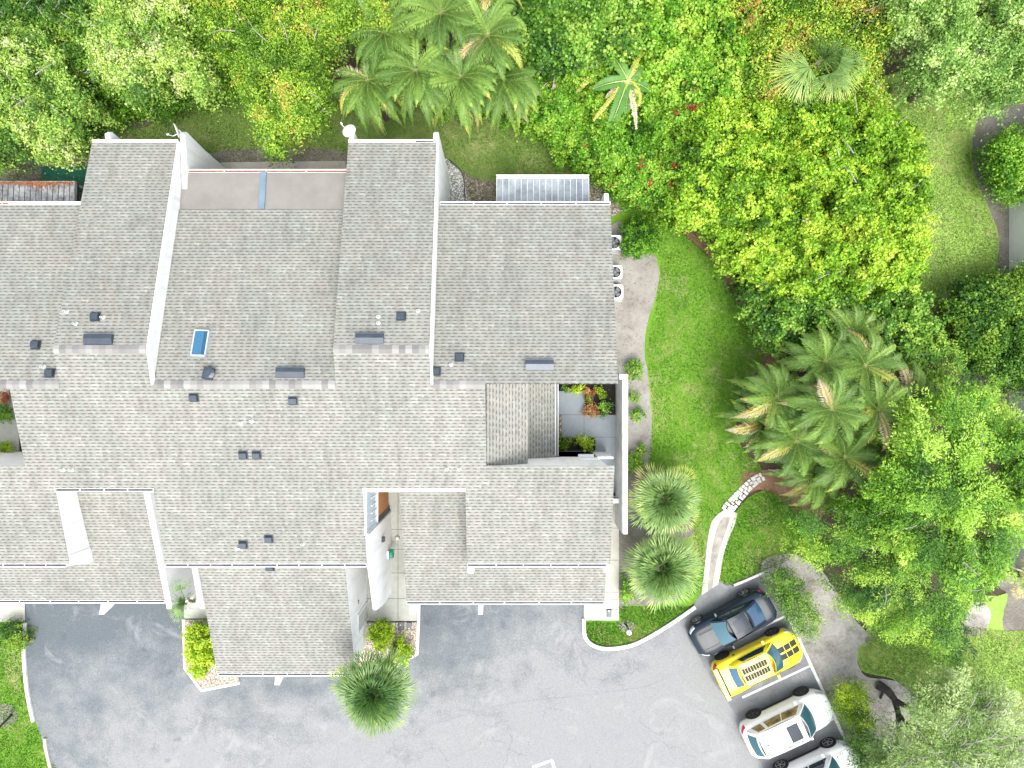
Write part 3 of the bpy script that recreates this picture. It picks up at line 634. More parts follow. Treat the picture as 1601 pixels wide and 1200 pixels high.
# windows on the hidden north and side walls
for (x0, x1, y, z0, z1) in ((-2.6, -0.6, 7.62, 3.4, 4.7), (0.8, 2.9, 7.62, 3.4, 4.7), (0.0, 2.6, 7.62, 0.1, 2.2), (-17.4, -15.4, 10.35, 3.2, 4.6), (-17.6, -15.2, 10.35, 0.1, 2.2), (-6.6, -4.2, 10.35, 3.2, 4.6), (-6.7, -4.0, 10.35, 0.1, 2.2), (-13.8, -8.2, 9.3, 0.1, 2.3), (-13.8, -8.2, 9.3, 2.9, 4.6)):
    wi = panel('window', x0, x1, y-.01, y+.02, z0, z1, 'glass'); mb = MB()
    xm = (x0+x1)/2
    for a, b, c, d in ((x0-.06, x0, z0-.06, z1+.06), (x1, x1+.06, z0-.06, z1+.06), (x0, x1, z0-.06, z0), (x0, x1, z1, z1+.06), (xm-.03, xm+.03, z0, z1)): mb.box(a, b, y-.005, y+.05, c, d)
    mb.build('window_frame', 'white', wi)
# house number on garage side wall (small dark numerals seen edge on), wall lamps
def txt(s, loc, rot, size, mat, par, name='house_number'):
    c = bpy.data.curves.new(name, 'FONT'); c.body = s; c.size = size; c.extrude = 0.01; c.align_x = 'CENTER'
    tmp = bpy.data.objects.new('tmp', c); COL.objects.link(tmp)
    me = bpy.data.meshes.new_from_object(tmp); bpy.data.objects.remove(tmp); me.materials.clear(); me.materials.append(M[mat])
    o = bpy.data.objects.new(name, me); COL.objects.link(o); o.location = loc; o.rotation_euler = rot; o.parent = par
    return o
txt('19', (-7.535, -10.72, 1.95), (math.pi/2, 0, math.pi/2), 0.24, 'dark', TH)
wl = panel('wall_lamp', -6.28, -6.16, -7.62, -7.40, 2.45, 2.75, 'dark')
# perimeter wall of the east courtyard
PW = thing('courtyard_wall', 'white stucco privacy wall beside the courtyard and sand bed', 'wall', W(975, 710))
zt = 2.25
xA, xB = W(968.5, 600, zt)[0], W(981.5, 600, zt)[0]
mb = MB(); y0 = W(0, 834, zt)[1]; y1 = W(0, 585, zt)[1]
mb.box(xA+.12, xB-.06, y0, y1, 0, zt-.08); mb.build('wall', worn('weathered_stucco', (0.36, 0.37, 0.37), (0.6, 0.6, 0.59), 1.3, 0.9, fine=14), PW)
mb = MB(); mb.prism([(xA+.17, y0-.03), (xB-.02, y0-.03), (xB, y1), (xA+.13, y1)], zt, zt-.08); mb.box(xA-.03, xA+.128, y1-.24, y1+.01, zt-.1, zt-.001); mb.build('coping', 'kerb', PW, bevel=0.01)
# a small utility enclosure near the wall
UB = thing('meter_box', 'blue grey utility box between the courtyard wall and the house', 'utility box', W(966, 780))
panel('cabinet', 4.95, 5.35, W(0, 785, 1)[1], W(0, 779, 1)[1], 0.5, 1.15, 'grey_metal', None)
bpy.data.objects['cabinet'].parent = UB; bpy.data.objects['cabinet'].location = -UB.location
mb = MB(); mb.box(4.9, 5.4, W(0, 785.6, 1)[1], W(0, 778.4, 1)[1], 1.15, 1.19); mb.build('lid', 'lt_metal', UB)
mb = MB(); mb.tube([(5.15, W(0, 782)[1], 0), (5.15, W(0, 782)[1], 0.5)], 0.04); mb.build('post', 'grey_metal', UB)

# ---- roof fittings
def on_plane(px, py, pl):
    z = 6.0
    for _ in range(12):
        x, y, _z = W(px, py, z); z = pl(x, y)
    return W(px, py, z)
def frame(par, px, py, pl):
    x, y, z = on_plane(px, py, pl); e = 0.05
    n = Vector((-(pl(x+e, y)-pl(x-e, y))/(2*e), -(pl(x, y+e)-pl(x, y-e))/(2*e), 1)).normalized()
    X = Vector((1, 0, 0)); X = (X-n*X.dot(n)).normalized(); Y = n.cross(X)
    return Vector((x, y, z)), Matrix((X, Y, n)).transposed()
def roof_vent(px, py, pl):
    c, R = frame(None, px, py, pl); mb = MB(); s = 1 if pl in (pS,) else -1   # opening faces downslope
    h = 0.17; w = 0.155; l = 0.15
    prof = [(-l, 0.0), (-l, h*.55), (-l*.6, h), (l*.75, h*.85), (l, h*.45), (l, 0.0)]
    if s == -1: prof = [(-a, b) for a, b in prof]
    k = len(mb.v); n = len(prof)
    for sx in (-w, w):
        for (a, b) in prof: mb.v.append(tuple(c+R@Vector((sx, a, b))))
    for i in range(n-1): mb.f.append((k+i, k+i+1, k+n+i+1, k+n+i)); mb.mi.append(0)
    mb.f.append(tuple(range(k, k+n))); mb.mi.append(0); mb.f.append(tuple(range(k+2*n-1, k+n-1, -1))); mb.mi.append(0)
    mb.obox(c+R@Vector((0, 0, .008)), (w+.05, l+.05, .006), R)
    return mb.build('roof_vent', 'vent', TH)
for px, py, pl in ((149, 495, pNW), (56, 539, pN), (78, 583, pN), (303, 621, pS), (458, 626, pS), (380, 711, pS), (401, 711, pS), (380, 851, pS), (420, 842, pS), (627, 494, pNW), (718, 558, pN), (681, 580, pN)):
    roof_vent(px, py, pl)
roof_vent(422, 886.5, pJ)
def long_vent(px, py, pl, wpx=44):
    c, R = frame(None, px, py, pl); w = wpx*(D-c.z)/F/2; mb = MB()
    prof = [(-.24, 0), (-.24, .05), (-.02, .17), (.17, .17), (.19, .0)]
    k = 0; n = len(prof)
    for sx in (-w, w):
        for (a, b) in prof: mb.v.append(tuple(c+R@Vector((sx, a, b))))
    for i in range(n-1): mb.f.append((k+i, k+i+1, k+n+i+1, k+n+i)); mb.mi.append(0)
    mb.f.append(tuple(range(n))); mb.mi.append(0); mb.f.append(tuple(range(2*n-1, n-1, -1))); mb.mi.append(0)
    o = mb.build('ridge_vent', 'vent', TH)
    mb = MB(); mb.obox(c+R@Vector((0, .21, .02)), (w+.02, .03, .015), R); mb.build('flashing', 'grey_metal', o)
for px, py, pl in ((155, 530, pNW), (578, 529, pNW), (454, 582, pN), (843, 570, pN)): long_vent(px, py, pl)
# skylight
c, R = frame(None, 314, 537, pN)
Rz = R @ Matrix.Rotation(math.radians(-2), 3, 'Z')
mb = MB(); hw, hl = 0.29, 0.55
for a, b, e, f in ((-hw, 0, .035, hl), (hw, 0, .035, hl), (0, -hl, hw, .035), (0, hl, hw, .035)): mb.obox(c+Rz@Vector((a, b, .07)), (e*.8 if e < .1 else e, f*.8 if f < .1 else f, .075), Rz)
sk = mb.build('skylight', worn('skylight_frame', (0.3, 0.36, 0.40), (0.42, 0.47, 0.5), 5, .5), TH)
t = NT('sky_glass'); v = t.coord(); sp = t.n('SeparateXYZ'); t.l(v, sp.inputs[0])
mb = MB(); mb.obox(c+Rz@Vector((-.09, 0, .11)), (hw*.7-.005, hl-.04, .012), Rz); mb.build('pane', NT('blue_pane').base((0.035, 0.13, 0.23), 0.25, 0, 0.4), sk)
mb = MB(); mb.obox(c+Rz@Vector((.19, 0, .105)), (hw*.34, hl-.04, .012), Rz); mb.build('pane', NT('deep_blue_pane').base((0.025, 0.075, 0.14), 0.25, 0, 0.4), sk)
# tilted square vent
c, R = frame(None, 327, 585, pN); R2 = R @ Matrix.Rotation(math.radians(-8), 3, 'Z')
mb = MB(); mb.obox(c+R2@Vector((0, 0, .1)), (.2, .24, .1), R2); mb.lathe(c+R2@Vector((.06, 0, .2)), [(.26, 0), (.25, .04), (.12, .09)], 10, 0); mb.build('roof_vent', 'vent', TH)['label'] = 'larger square vent with domed top'
# plumbing pipes
for px, py, pl in ((591, 495, pNW), (591, 505, pNW), (653, 486, pNW), (705, 570, pN), (698, 733, pS), (718, 733, pS), (376, 661, pS), (393, 658, pS), (98, 734, pS), (112, 734, pS), (161, 496, pNW), (104, 487, pNW), (68, 573, pN), (118, 506, pNW), (473, 850, pS), (372, 856, pS)):
    x, y, z = on_plane(px, py, pl); mb = MB()
    mb.lathe((x, y, z-.02), [(.10, 0), (.075, .05), (.045, .08), (.045, .22)], 10, 0); mb.lathe((x, y, z+.2), [(.028, 0), (.028, .004)], 8, 1)
    mb.build('vent_pipe', ['lt_metal', 'dark'], TH)

# ---- patio covers beside the building
PCx0, PCx1 = W(776, 0, 2.9)[0], W(920, 0, 2.9)[0]; yN = W(0, 278, 2.9)[1]
PC = thing('patio_cover', 'pale ribbed metal patio roof beside the gravel bed at the east end', 'patio roof', ((PCx0+PCx1)/2, 8.8, 0))
M['palemetal'] = worn('pale_blue_metal', (0.15, 0.18, 0.205), (0.36, 0.40, 0.425), 1.6, 0.5, fine=12)
mb = MB(); mb.xprism(PCx0, PCx1, [(7.64, 3.0), (yN, 2.85), (yN, 2.8), (7.64, 2.95)]); mb.build('roof_panel', 'palemetal', PC)
mb = MB(); n = 15
for i in range(n+1):
    x = PCx0+(PCx1-PCx0)*i/n; mb.xprism(x-.016, x+.016, [(7.64, 3.04), (yN+.02, 2.89), (yN+.02, 2.84), (7.64, 2.99)])
mb.build('rib', 'lt_metal', PC)
mb = MB(); mb.box(PCx0-.03, PCx1+.03, yN+.13, yN+.165, 2.75, 2.9); mb.box(PCx0, PCx1, yN+.02, yN+.13, 2.75, 2.77); mb.build('gutter', 'white', PC)
for x in (PCx0+.1, (PCx0+PCx1)/2, PCx1-.1):
    mb = MB(); mb.box(x-.05, x+.05, yN-.12, yN-.02, 0, 2.8); mb.build('post', 'white', PC)
qx1 = W(117, 0, 2.9)[0]
yN2 = W(0, 284, 2.9)[1]
PD = thing('pergola', 'weathered grey slatted patio cover littered with brown leaves at the west end', 'patio cover', (qx1-3, 8.8, 0))
M['oldslat'] = worn('weathered_slat', (0.10, 0.10, 0.11), (0.5, 0.5, 0.5), 2.6, 0.9, fine=9)
mb = MB(); x = qx1; i = 0
while x > -33:
    mb.xprism(x-.245, x-.015, [(7.64, 3.0), (yN2, 2.88), (yN2, 2.83), (7.64, 2.95)]); x -= .268
mb.build('slats', 'oldslat', PD)
mb = MB(); mb.box(-33, qx1+.02, yN2+.0, yN2+.035, 2.78, 2.92); mb.box(qx1-.01, qx1+.03, 7.64, yN2, 2.8, 3.0); mb.box(-33, qx1, 8.2, 8.3, 2.68, 2.85); mb.build('frame', 'oldslat', PD)
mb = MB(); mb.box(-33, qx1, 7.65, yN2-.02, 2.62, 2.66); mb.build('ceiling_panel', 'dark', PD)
for x in (qx1-.1, qx1-4.2): mb = MB(); mb.box(x-.06, x+.06, yN2-.14, yN2-.03, 0, 2.8); mb.build('post', 'oldslat', PD)
# leaf litter on the pergola
lf = MB(); random.seed(2)
for i in range(700):
    big = random.random()
    px = random.gauss(63, 14) if big < .55 else random.uniform(0, 116); py = 284+abs(random.gauss(0, 4 if big < .55 else 2))
    x, y, z = W(px, min(py, 300), 2.93); a = random.uniform(0, 6.3); s = random.uniform(.03, .06)
    lf.face([(x+s*math.cos(a), y+s*math.sin(a), z+.01), (x+s*.5*math.cos(a+1.57), y+s*.5*math.sin(a+1.57), z+.02), (x-s*math.cos(a), y-s*math.sin(a), z), (x-s*.5*math.cos(a+1.57), y-s*.5*math.sin(a+1.57), z+.01)])
o = lf.build('fallen_leaves', worn('dead_leaf', (0.16, 0.06, 0.03), (0.42, 0.2, 0.1), 8, 0.9)); tag(o, 'brown fallen leaves along the pergola edge', 'leaves', kind='stuff')

# ---- satellite dishes
def dish(px, py, zc, base, facing, label, tilt):
    c = Vector(W(px, py, zc)); b = Vector(base)
    T = thing('satellite_dish', label, 'satellite dish', b)
    mb = MB(); f = Vector(facing).normalized(); R = f.to_track_quat('Z', 'Y').to_matrix()
    k = len(mb.v); nr, na = 6, 28
    for side in (0, 1):
        for i in range(nr+1):
            r = i/nr
            for j in range(na):
                th = 2*math.pi*j/na
                p = Vector((0.30*r*math.cos(th), 0.36*r*math.sin(th), 0.09*r*r-side*.014)); mb.v.append(tuple(c+R@p))
    for side in (0, 1):
        o_ = k+side*(nr+1)*na
        for i in range(nr):
            for j in range(na):
                q = (o_+i*na+j, o_+i*na+(j+1) % na, o_+(i+1)*na+(j+1) % na, o_+(i+1)*na+j)
                mb.f.append(q if side == 0 else q[::-1]); mb.mi.append(0)
    for j in range(na):
        a = k+nr*na; e = k+(nr+1)*na+nr*na
        mb.f.append((a+j, a+(j+1) % na, e+(j+1) % na, e+j)); mb.mi.append(0)
    mb.build('reflector', worn('dish_paint', (0.6, 0.64, 0.68), (0.72, 0.74, 0.76), 3, 0.45), T, sm=True)
    mb = MB(); mb.tube([b, (b.x, b.y, b.z+.2), c-f*.03], .028); mb.tube([(c-f*.03), b+Vector((.18, -.1, .05))], .014); mb.build('mast', 'lt_metal', T)
    lo = c+R@Vector((0, -.34, .07)); tip = c+f*.48+R@Vector((0, -.2, 0))
    mb = MB(); mb.tube([lo, lo+f*.2+R@Vector((0, -.1, 0)), tip], .016); mb.build('feed_arm', 'lt_metal', T)
    mb = MB(); mb.lathe(tip-f*.05, [(.035, -.08), (.04, 0), (.03, .02)], 10, 0, axis=-f); mb.build('receiver', 'lt_metal', T)
dish(278, 203, 6.0, (-14.57, 11.05, 5.45), (-0.95, -.35, .35), 'white satellite dish seen edge-on at the tip of the tall fin wall', 0)
dish(547, 206, 6.1, (-7.1, 11.05, 5.45), (-.35, .3, .85), 'pale oval satellite dish facing up beside the middle roof', 0)

# ---- air conditioners
M['fanblade'] = worn('fan_blade', (0.10, 0.11, 0.12), (0.22, 0.24, 0.26), 6, .5)
def ac(px, py, s, h, label, innard):
    x, y, _ = W(px, py, h)
    T = thing('air_conditioner', label, 'air conditioner', (x, y, 0), 'condenser units along the east wall')
    mb = MB(); mb.box(x-s-.06, x+s+.06, y-s-.06, y+s+.06, 0.0, 0.06); mb.build('pad', 'concrete_worn', T)
    mb = MB()
    for (a0, a1, b0, b1) in ((-s, s, -s, -s+.03), (-s, s, s-.03, s), (-s, -s+.03, -s+.03, s-.03), (s-.03, s, -s+.03, s-.03)): mb.box(x+a0, x+a1, y+b0, y+b1, 0.06, h-.06)
    for k in range(9): mb.box(x-s-.006, x+s+.006, y-s-.006, y-s+.002, .12+k*.06, .135+k*.06); mb.box(x-s-.006, x-s+.002, y-s, y+s, .12+k*.06, .135+k*.06)
    mb.build('casing', 'grey_metal', T)
    mb = MB(); n = 28; inn = []; out = []
    for j in range(n):
        th = 2*math.pi*j/n; cx, sy = math.cos(th), math.sin(th); k = 1/max(abs(cx), abs(sy)); k = min(k, 1.27)
        out.append((x+s*k*cx, y+s*k*sy)); inn.append((x+s*.8*cx, y+s*.8*sy))
    for j in range(n):
        i2 = (j+1) % n
        mb.face([out[j]+(h,), out[i2]+(h,), inn[i2]+(h,), inn[j]+(h,)]); mb.face([inn[j]+(h,), inn[i2]+(h,), inn[i2]+(h-.12,), inn[j]+(h-.12,)]); mb.face([out[i2]+(h,), out[j]+(h,), out[j]+(h-.07,), out[i2]+(h-.07,)])
    mb.build('top_cover', 'white', T)
    mb = MB(); mb.lathe((x, y, h-.3), [(s*.795, 0), (s*.795, .28), (s*.78, .28), (s*.78, .01)], 24); mb.build('shroud', innard, T)
    mb = MB()
    for k in range(4):
        a = k*math.pi/2+.4+px*.1
        u1 = Vector((math.cos(a), math.sin(a), 0)); v1 = Vector((-u1.y, u1.x, 0)); c = Vector((x, y, h-.12))
        mb.face([c+u1*.06-v1*.05, c+u1*s*.7-v1*.16+Vector((0, 0, -.03)), c+u1*s*.72+v1*.14+Vector((0, 0, .03)), c+u1*.06+v1*.06])
    mb.lathe((x, y, h-.13), [(.08, 0), (.08, .05)], 12); mb.build('fan', 'fanblade', T)
    mb = MB()
    for r in (.3, .55, .78): mb.tube([(x+s*r*math.cos(q), y+s*r*math.sin(q), h-.015) for q in np.linspace(0, 2*math.pi, 25)], .005, 4, cap=False)
    for k in range(12):
        a = k*math.pi/6; mb.tube([(x+.05*math.cos(a), y+.05*math.sin(a), h-.01), (x+s*.8*math.cos(a), y+s*.8*math.sin(a), h-.01)], .004, 3)
    mb.build('grille', 'dark', T)
ac(959.5, 379, .38, .85, 'topmost condenser unit with pale fan, nearest the round green shrub', 'vent')
ac(961.5, 425, .35, .8, 'condenser unit with a reddish copper interior, second from the top', worn('copper_grime', (0.05, 0.03, 0.03), (0.4, 0.16, 0.1), 3, 0.6))
ac(962.5, 456, .37, .8, 'third condenser unit down, dark shroud with a silver fan', 'dark')
T = thing('electrical_box', 'small white electrical box on the house wall below the condensers', 'electrical box', W(961, 493))
mb = MB(); x, y, _ = W(961, 493, 1.2); mb.box(4.13, 4.13+1.0, y-.2, y+.2, .9, 1.35); mb.build('enclosure', 'white', T, bevel=.02)
mb = MB(); mb.tube([(4.9, y, .9), (4.9, y, 0)], .03); mb.build('conduit', 'grey_metal', T)
# ground boxes
def gbox(px, py, w, l, label, dot):
    x, y, _ = W(px, py); T = thing('meter_cover', label, 'meter cover', (x, y, 0), 'ground meter covers')
    mb = MB(); mb.box(x-w, x+w, y-l, y+l, 0.0, .115); mb.build('frame', 'dark', T, bevel=.01)
    mb = MB(); mb.box(x-w*.85, x+w*.85, y-l*.88, y+l*.88, .115, .125); mb.build('lid', worn('meter_lid', (0.1, 0.11, 0.12), (0.2, 0.21, 0.22), 9, 0.6), T)
    mb = MB(); mb.lathe((x+w*dot[0], y+l*dot[1], .125), [(.035, 0), (.035, .006)], 10); mb.build('cap', 'lt_metal', T)
gbox(627, 977, .15, .21, 'dark plastic meter cover nearer the shrub in the pebble bed', (-.2, .2)); gbox(639.5, 977.5, .13, .2, 'grey meter cover nearer the white kerb in the pebble bed', (0, -.6))
gbox(951.5, 957.5, .12, .19, 'small grey meter cover set in the pale concrete pad', (-.1, .6))
# path light
x, y, _ = W(978, 976)
T = thing('path_light', 'black garden light with a white globe on the small front lawn', 'garden light', (x, y, 0))
mb = MB(); gx, gy, gz = W(983, 988.5, 1.05); mb.tube([(x, y, 0), (x+.05, y-.03, .55), (gx, gy, gz-.1)], [.04, .03, .03]); mb.tube([(x-.1, y+.06, 0), (x, y, .35)], .025); mb.build('post', 'dark', T)
mb = MB(); mb.lathe((gx, gy, gz-.13), [(.05, 0), (.11, .04), (.14, .12), (.12, .2), (.05, .26), (.01, .27)], 20); mb.build('globe', NT('opal').base((0.8, 0.8, 0.76), 0.3), T, sm=True)
# hose reel and wall lamp
x, y, z = W(601.5, 867, 1.2)
T = thing('hose_reel', 'green garden hose reel hung on the white wall beside the walkway', 'hose reel', (-6.28, y, .6))
mb = MB(); mb.box(-6.28, -6.2, y-.2, y+.2, .7, 1.3); mb.build('bracket', 'lt_metal', T)
M['hosegreen'] = worn('hose_green', (0.02, 0.22, 0.13), (0.06, 0.36, 0.24), 7, 0.5)
mb = MB()
for k in range(5): mb.tube([(-6.17+k*.035, y+.22*math.cos(q), 1.0+.26*math.sin(q)) for q in np.linspace(0, 2*math.pi, 17)], .02, 6, cap=False)
mb.build('hose', 'hosegreen', T)
x, y, z = W(620, 842, .25); T = thing('path_lamp', 'tiny round white lamp on the walkway joint', 'lamp', (x, y, 0.05))
mb = MB(); mb.lathe((x, y, .05), [(.09, 0), (.1, .08), (.07, .15), (.01, .18)], 14); mb.build('dome', 'white', T, sm=True); mb = MB(); mb.lathe((x, y, .045), [(.12, 0), (.12, .012)], 14); mb.build('base', 'dark', T)
# lamp post trunk at the lower left
# ---- neighbouring building at the right edge
def siding():
    t = NT('pale_siding'); v = t.coord(); sp = t.n('SeparateXYZ'); t.l(v, sp.inputs[0])
    f = t.math('FRACT', t.math('DIVIDE', sp.outputs[2], 0.14)); a = t.noise(v, 1.5, 4, 0.6)
    c = t.ramp(a, [(0.3, (0.76, 0.77, 0.76)), (0.7, (0.86, 0.86, 0.85))])
    c = t.mix(t.math('MULTIPLY', t.math('LESS_THAN', f, 0.14), 0.3), c, (0.3, 0.3, 0.3)); return t.base(c, 0.7, 0, 0.3)
M['siding'] = siding()
NB = thing('neighbour_building', 'pale grey walled building at the right edge of the photo', 'building', (25, 0, 0))
for (c, d) in ((207, 436), (560, 884)):
    p0 = W(1577, c); p1 = W(1577, d); mb = MB(); mb.box(p0[0], p0[0]+12, p1[1], p0[1], 0, 3.4); mb.build('wall', 'siding', NB)
    mb = MB(); mb.box(p0[0]-.05, p0[0]+12.3, p1[1]-.3, p0[1]+.3, 3.4, 3.6); mb.build('roof', worn('pale_membrane', (0.42, 0.44, 0.45), (0.56, 0.58, 0.58), 1.5, 0.8), NB)
mb = MB(); mb.box(W(1577, 0, .3)[0], W(1640, 0, .3)[0], W(0, 892, .3)[1], W(0, 884, .3)[1], 0, .3); mb.build('foundation', 'concrete_worn', NB)
# ================================================================ VEGETATION
def leafmat(name, stops, trans=0.26, rough=0.42):
    t = NT(name); at = t.n('Attribute', attribute_name='tint')
    c = t.ramp(at.outputs['Fac'], stops)
    t.base(c, rough, 0, 0.3)
    tr = t.n('BsdfTranslucent'); t.l(t.mix(1.0, c, (1.0, 1.1, 0.6), 'MULTIPLY'), tr.inputs[0])
    mx = t.n('MixShader'); mx.inputs[0].default_value = trans
    t.l(t.b.outputs[0], mx.inputs[1]); t.l(tr.outputs[0], mx.inputs[2]); t.l(mx.outputs[0], t.out.inputs['Surface'])
    return t.m
G = {}
G['vivid'] = leafmat('leaf_vivid', [(0, (0.025, 0.085, 0.006)), (0.35, (0.080, 0.228, 0.012)), (0.7, (0.194, 0.428, 0.029)), (1, (0.388, 0.561, 0.072))])
G['yellowgreen'] = leafmat('leaf_yellowgreen', [(0, (0.038, 0.107, 0.006)), (0.3, (0.112, 0.263, 0.012)), (0.7, (0.291, 0.510, 0.029)), (1, (0.485, 0.612, 0.065))])
G['dark'] = leafmat('leaf_dark', [(0, (0.012, 0.046, 0.008)), (0.45, (0.043, 0.132, 0.014)), (0.8, (0.126, 0.275, 0.025)), (1, (0.252, 0.388, 0.043))])
G['mid'] = leafmat('leaf_mid', [(0, (0.022, 0.071, 0.010)), (0.45, (0.071, 0.193, 0.019)), (0.8, (0.184, 0.377, 0.040)), (1, (0.330, 0.490, 0.079))])
G['pale'] = leafmat('leaf_pale', [(0, (0.038, 0.100, 0.015)), (0.35, (0.135, 0.280, 0.037)), (0.7, (0.330, 0.510, 0.086)), (0.9, (0.485, 0.592, 0.115)), (1, (0.563, 0.632, 0.302))])
G['mint'] = leafmat('leaf_mint', [(0, (0.051, 0.129, 0.022)), (0.35, (0.175, 0.342, 0.055)), (0.7, (0.388, 0.571, 0.137)), (1, (0.563, 0.694, 0.288))])
G['autumn'] = leafmat('leaf_turning', [(0, (0.038, 0.114, 0.010)), (0.35, (0.135, 0.280, 0.021)), (0.7, (0.320, 0.510, 0.043)), (0.93, (0.543, 0.612, 0.086)), (0.985, (0.563, 0.510, 0.101)), (1, (0.446, 0.224, 0.072))])
G['feather'] = leafmat('leaf_feather', [(0, (0.032, 0.107, 0.009)), (0.3, (0.112, 0.280, 0.019)), (0.7, (0.291, 0.510, 0.043)), (1, (0.485, 0.653, 0.108))])
G['featherdark'] = leafmat('leaf_feather_dark', [(0, (0.016, 0.061, 0.008)), (0.4, (0.064, 0.184, 0.015)), (0.75, (0.184, 0.377, 0.029)), (1, (0.369, 0.530, 0.058))])
G['wisp'] = leafmat('leaf_wisp', [(0, (0.063, 0.121, 0.030)), (0.4, (0.175, 0.290, 0.067)), (0.75, (0.349, 0.469, 0.158)), (1, (0.504, 0.571, 0.317))])
G['hedge'] = leafmat('leaf_hedge', [(0, (0.025, 0.078, 0.010)), (0.4, (0.088, 0.211, 0.021)), (0.75, (0.213, 0.408, 0.043)), (1, (0.388, 0.530, 0.115))])
G['lime'] = leafmat('leaf_lime', [(0, (0.063, 0.143, 0.005)), (0.35, (0.223, 0.386, 0.012)), (0.7, (0.466, 0.632, 0.029)), (1, (0.621, 0.714, 0.086))])
G['copper'] = leafmat('leaf_copper', [(0, (0.12, 0.03, 0.015)), (0.4, (0.30, 0.10, 0.04)), (0.75, (0.42, 0.18, 0.07)), (1, (0.5, 0.35, 0.14))])
G['palm'] = leafmat('palm_leaflet', [(0, (0.035, 0.085, 0.022)), (0.35, (0.095, 0.19, 0.035)), (0.7, (0.22, 0.36, 0.065)), (0.86, (0.40, 0.48, 0.09)), (0.93, (0.52, 0.36, 0.08)), (1, (0.52, 0.44, 0.34))], 0.25, 0.45)
G['fan'] = leafmat('fan_leaflet', [(0, (0.05, 0.11, 0.03)), (0.35, (0.13, 0.24, 0.07)), (0.7, (0.27, 0.41, 0.12)), (0.9, (0.48, 0.57, 0.12)), (1, (0.50, 0.42, 0.2))], 0.25, 0.4)
G['fandark'] = leafmat('fan_leaflet_dark', [(0, (0.035, 0.09, 0.025)), (0.35, (0.09, 0.19, 0.05)), (0.7, (0.22, 0.34, 0.08)), (0.9, (0.42, 0.50, 0.11)), (1, (0.5, 0.48, 0.2))], 0.25, 0.4)
G['banana'] = leafmat('banana_leaf', [(0, (0.04, 0.14, 0.03)), (0.4, (0.12, 0.28, 0.06)), (0.7, (0.27, 0.46, 0.09)), (0.82, (0.50, 0.48, 0.05)), (0.93, (0.55, 0.44, 0.3)), (1, (0.6, 0.5, 0.42))], 0.3, 0.4)
G['flower'] = leafmat('red_petal', [(0, (0.22, 0.005, 0.02)), (1, (0.6, 0.02, 0.05))], 0.2)

def unit(v): return v/np.maximum(np.linalg.norm(v, axis=-1, keepdims=True), 1e-9)
class Leaves:
    def __init__(s): s.P = []; s.A = []; s.B = []; s.T = []
    def add(s, P, A, B, T):
        s.P.append(np.atleast_2d(P)); s.A.append(np.atleast_2d(A)); s.B.append(np.atleast_2d(B)); s.T.append(np.atleast_1d(T))
    def build(s, name, mat, parent, shape=0.5):
        P = np.concatenate(s.P); A = np.concatenate(s.A); B = np.concatenate(s.B); T = np.clip(np.concatenate(s.T), 0, 1)
        off = np.array(parent.location) if parent else np.zeros(3); N = len(P); P = P-off
        V = np.empty((N, 4, 3), np.float32)
        V[:, 0] = P; V[:, 1] = P+shape*A+B/2; V[:, 2] = P+A; V[:, 3] = P+shape*A-B/2
        me = bpy.data.meshes.new(name); me.vertices.add(4*N); me.loops.add(4*N); me.polygons.add(N)
        me.vertices.foreach_set('co', V.ravel()); me.loops.foreach_set('vertex_index', np.arange(4*N, dtype=np.int32))
        me.polygons.foreach_set('loop_start', np.arange(0, 4*N, 4, dtype=np.int32))
        me.update(calc_edges=True)
        a = me.attributes.new('tint', 'FLOAT', 'FACE'); a.data.foreach_set('value', T.astype(np.float32))
        me.materials.append(G[mat] if isinstance(mat, str) else mat)
        o = bpy.data.objects.new(name, me); COL.objects.link(o)
        if parent: o.parent = parent
        return o

def leaf_cloud(L, C, N, size, aspect, tint, flat=0.5):
    """C centres, N outward normals; one leaf each, lying roughly across its normal"""
    n = len(C); nr = unit(N+rng.normal(0, flat, (n, 3)))
    t = unit(np.cross(nr, rng.normal(0, 1, (n, 3)))); b = np.cross(nr, t)
    s = size*rng.uniform(0.65, 1.35, (n, 1))
    L.add(C-t*s/2, t*s, b*s*aspect, tint)

def trunk_obj(base, tops, r, mat, parent, name='trunk'):
    mb = MB(); b = Vector(base)
    for i, tp in enumerate(tops):
        tp = Vector(tp); mid = b.lerp(tp, 0.45)+Vector((random.uniform(-.2, .2), random.uniform(-.2, .2), (tp.z-b.z)*.12))
        m2 = b.lerp(tp, 0.75)+Vector((random.uniform(-.25, .25), random.uniform(-.25, .25), (tp.z-b.z)*.08))
        rr = r*(1 if i == 0 else .55); mb.tube([b if i == 0 else b+Vector((0, 0, (tp.z-b.z)*.25)), mid, m2, tp], [rr, rr*.65, rr*.42, rr*.15], 7)
    return mb.build(name, mat, parent)

def zfield(poly, px, py, zt, ze, ew, amp, seed):
    d = edge_dist(poly, px, py); t = np.clip(d/ew, 0, 1); dome = np.sqrt(np.clip(1-(1-t)**2, 0, 1))
    nz = vnoise(px/30, py/30, seed)*.5+vnoise(px/13, py/13, seed+5)*.5
    return ze+(zt-ze)*(0.35+0.65*dome)*1.0+(nz-.5)*amp*2*(0.3+.7*dome)-(0.35*(zt-ze))*(1-dome), d

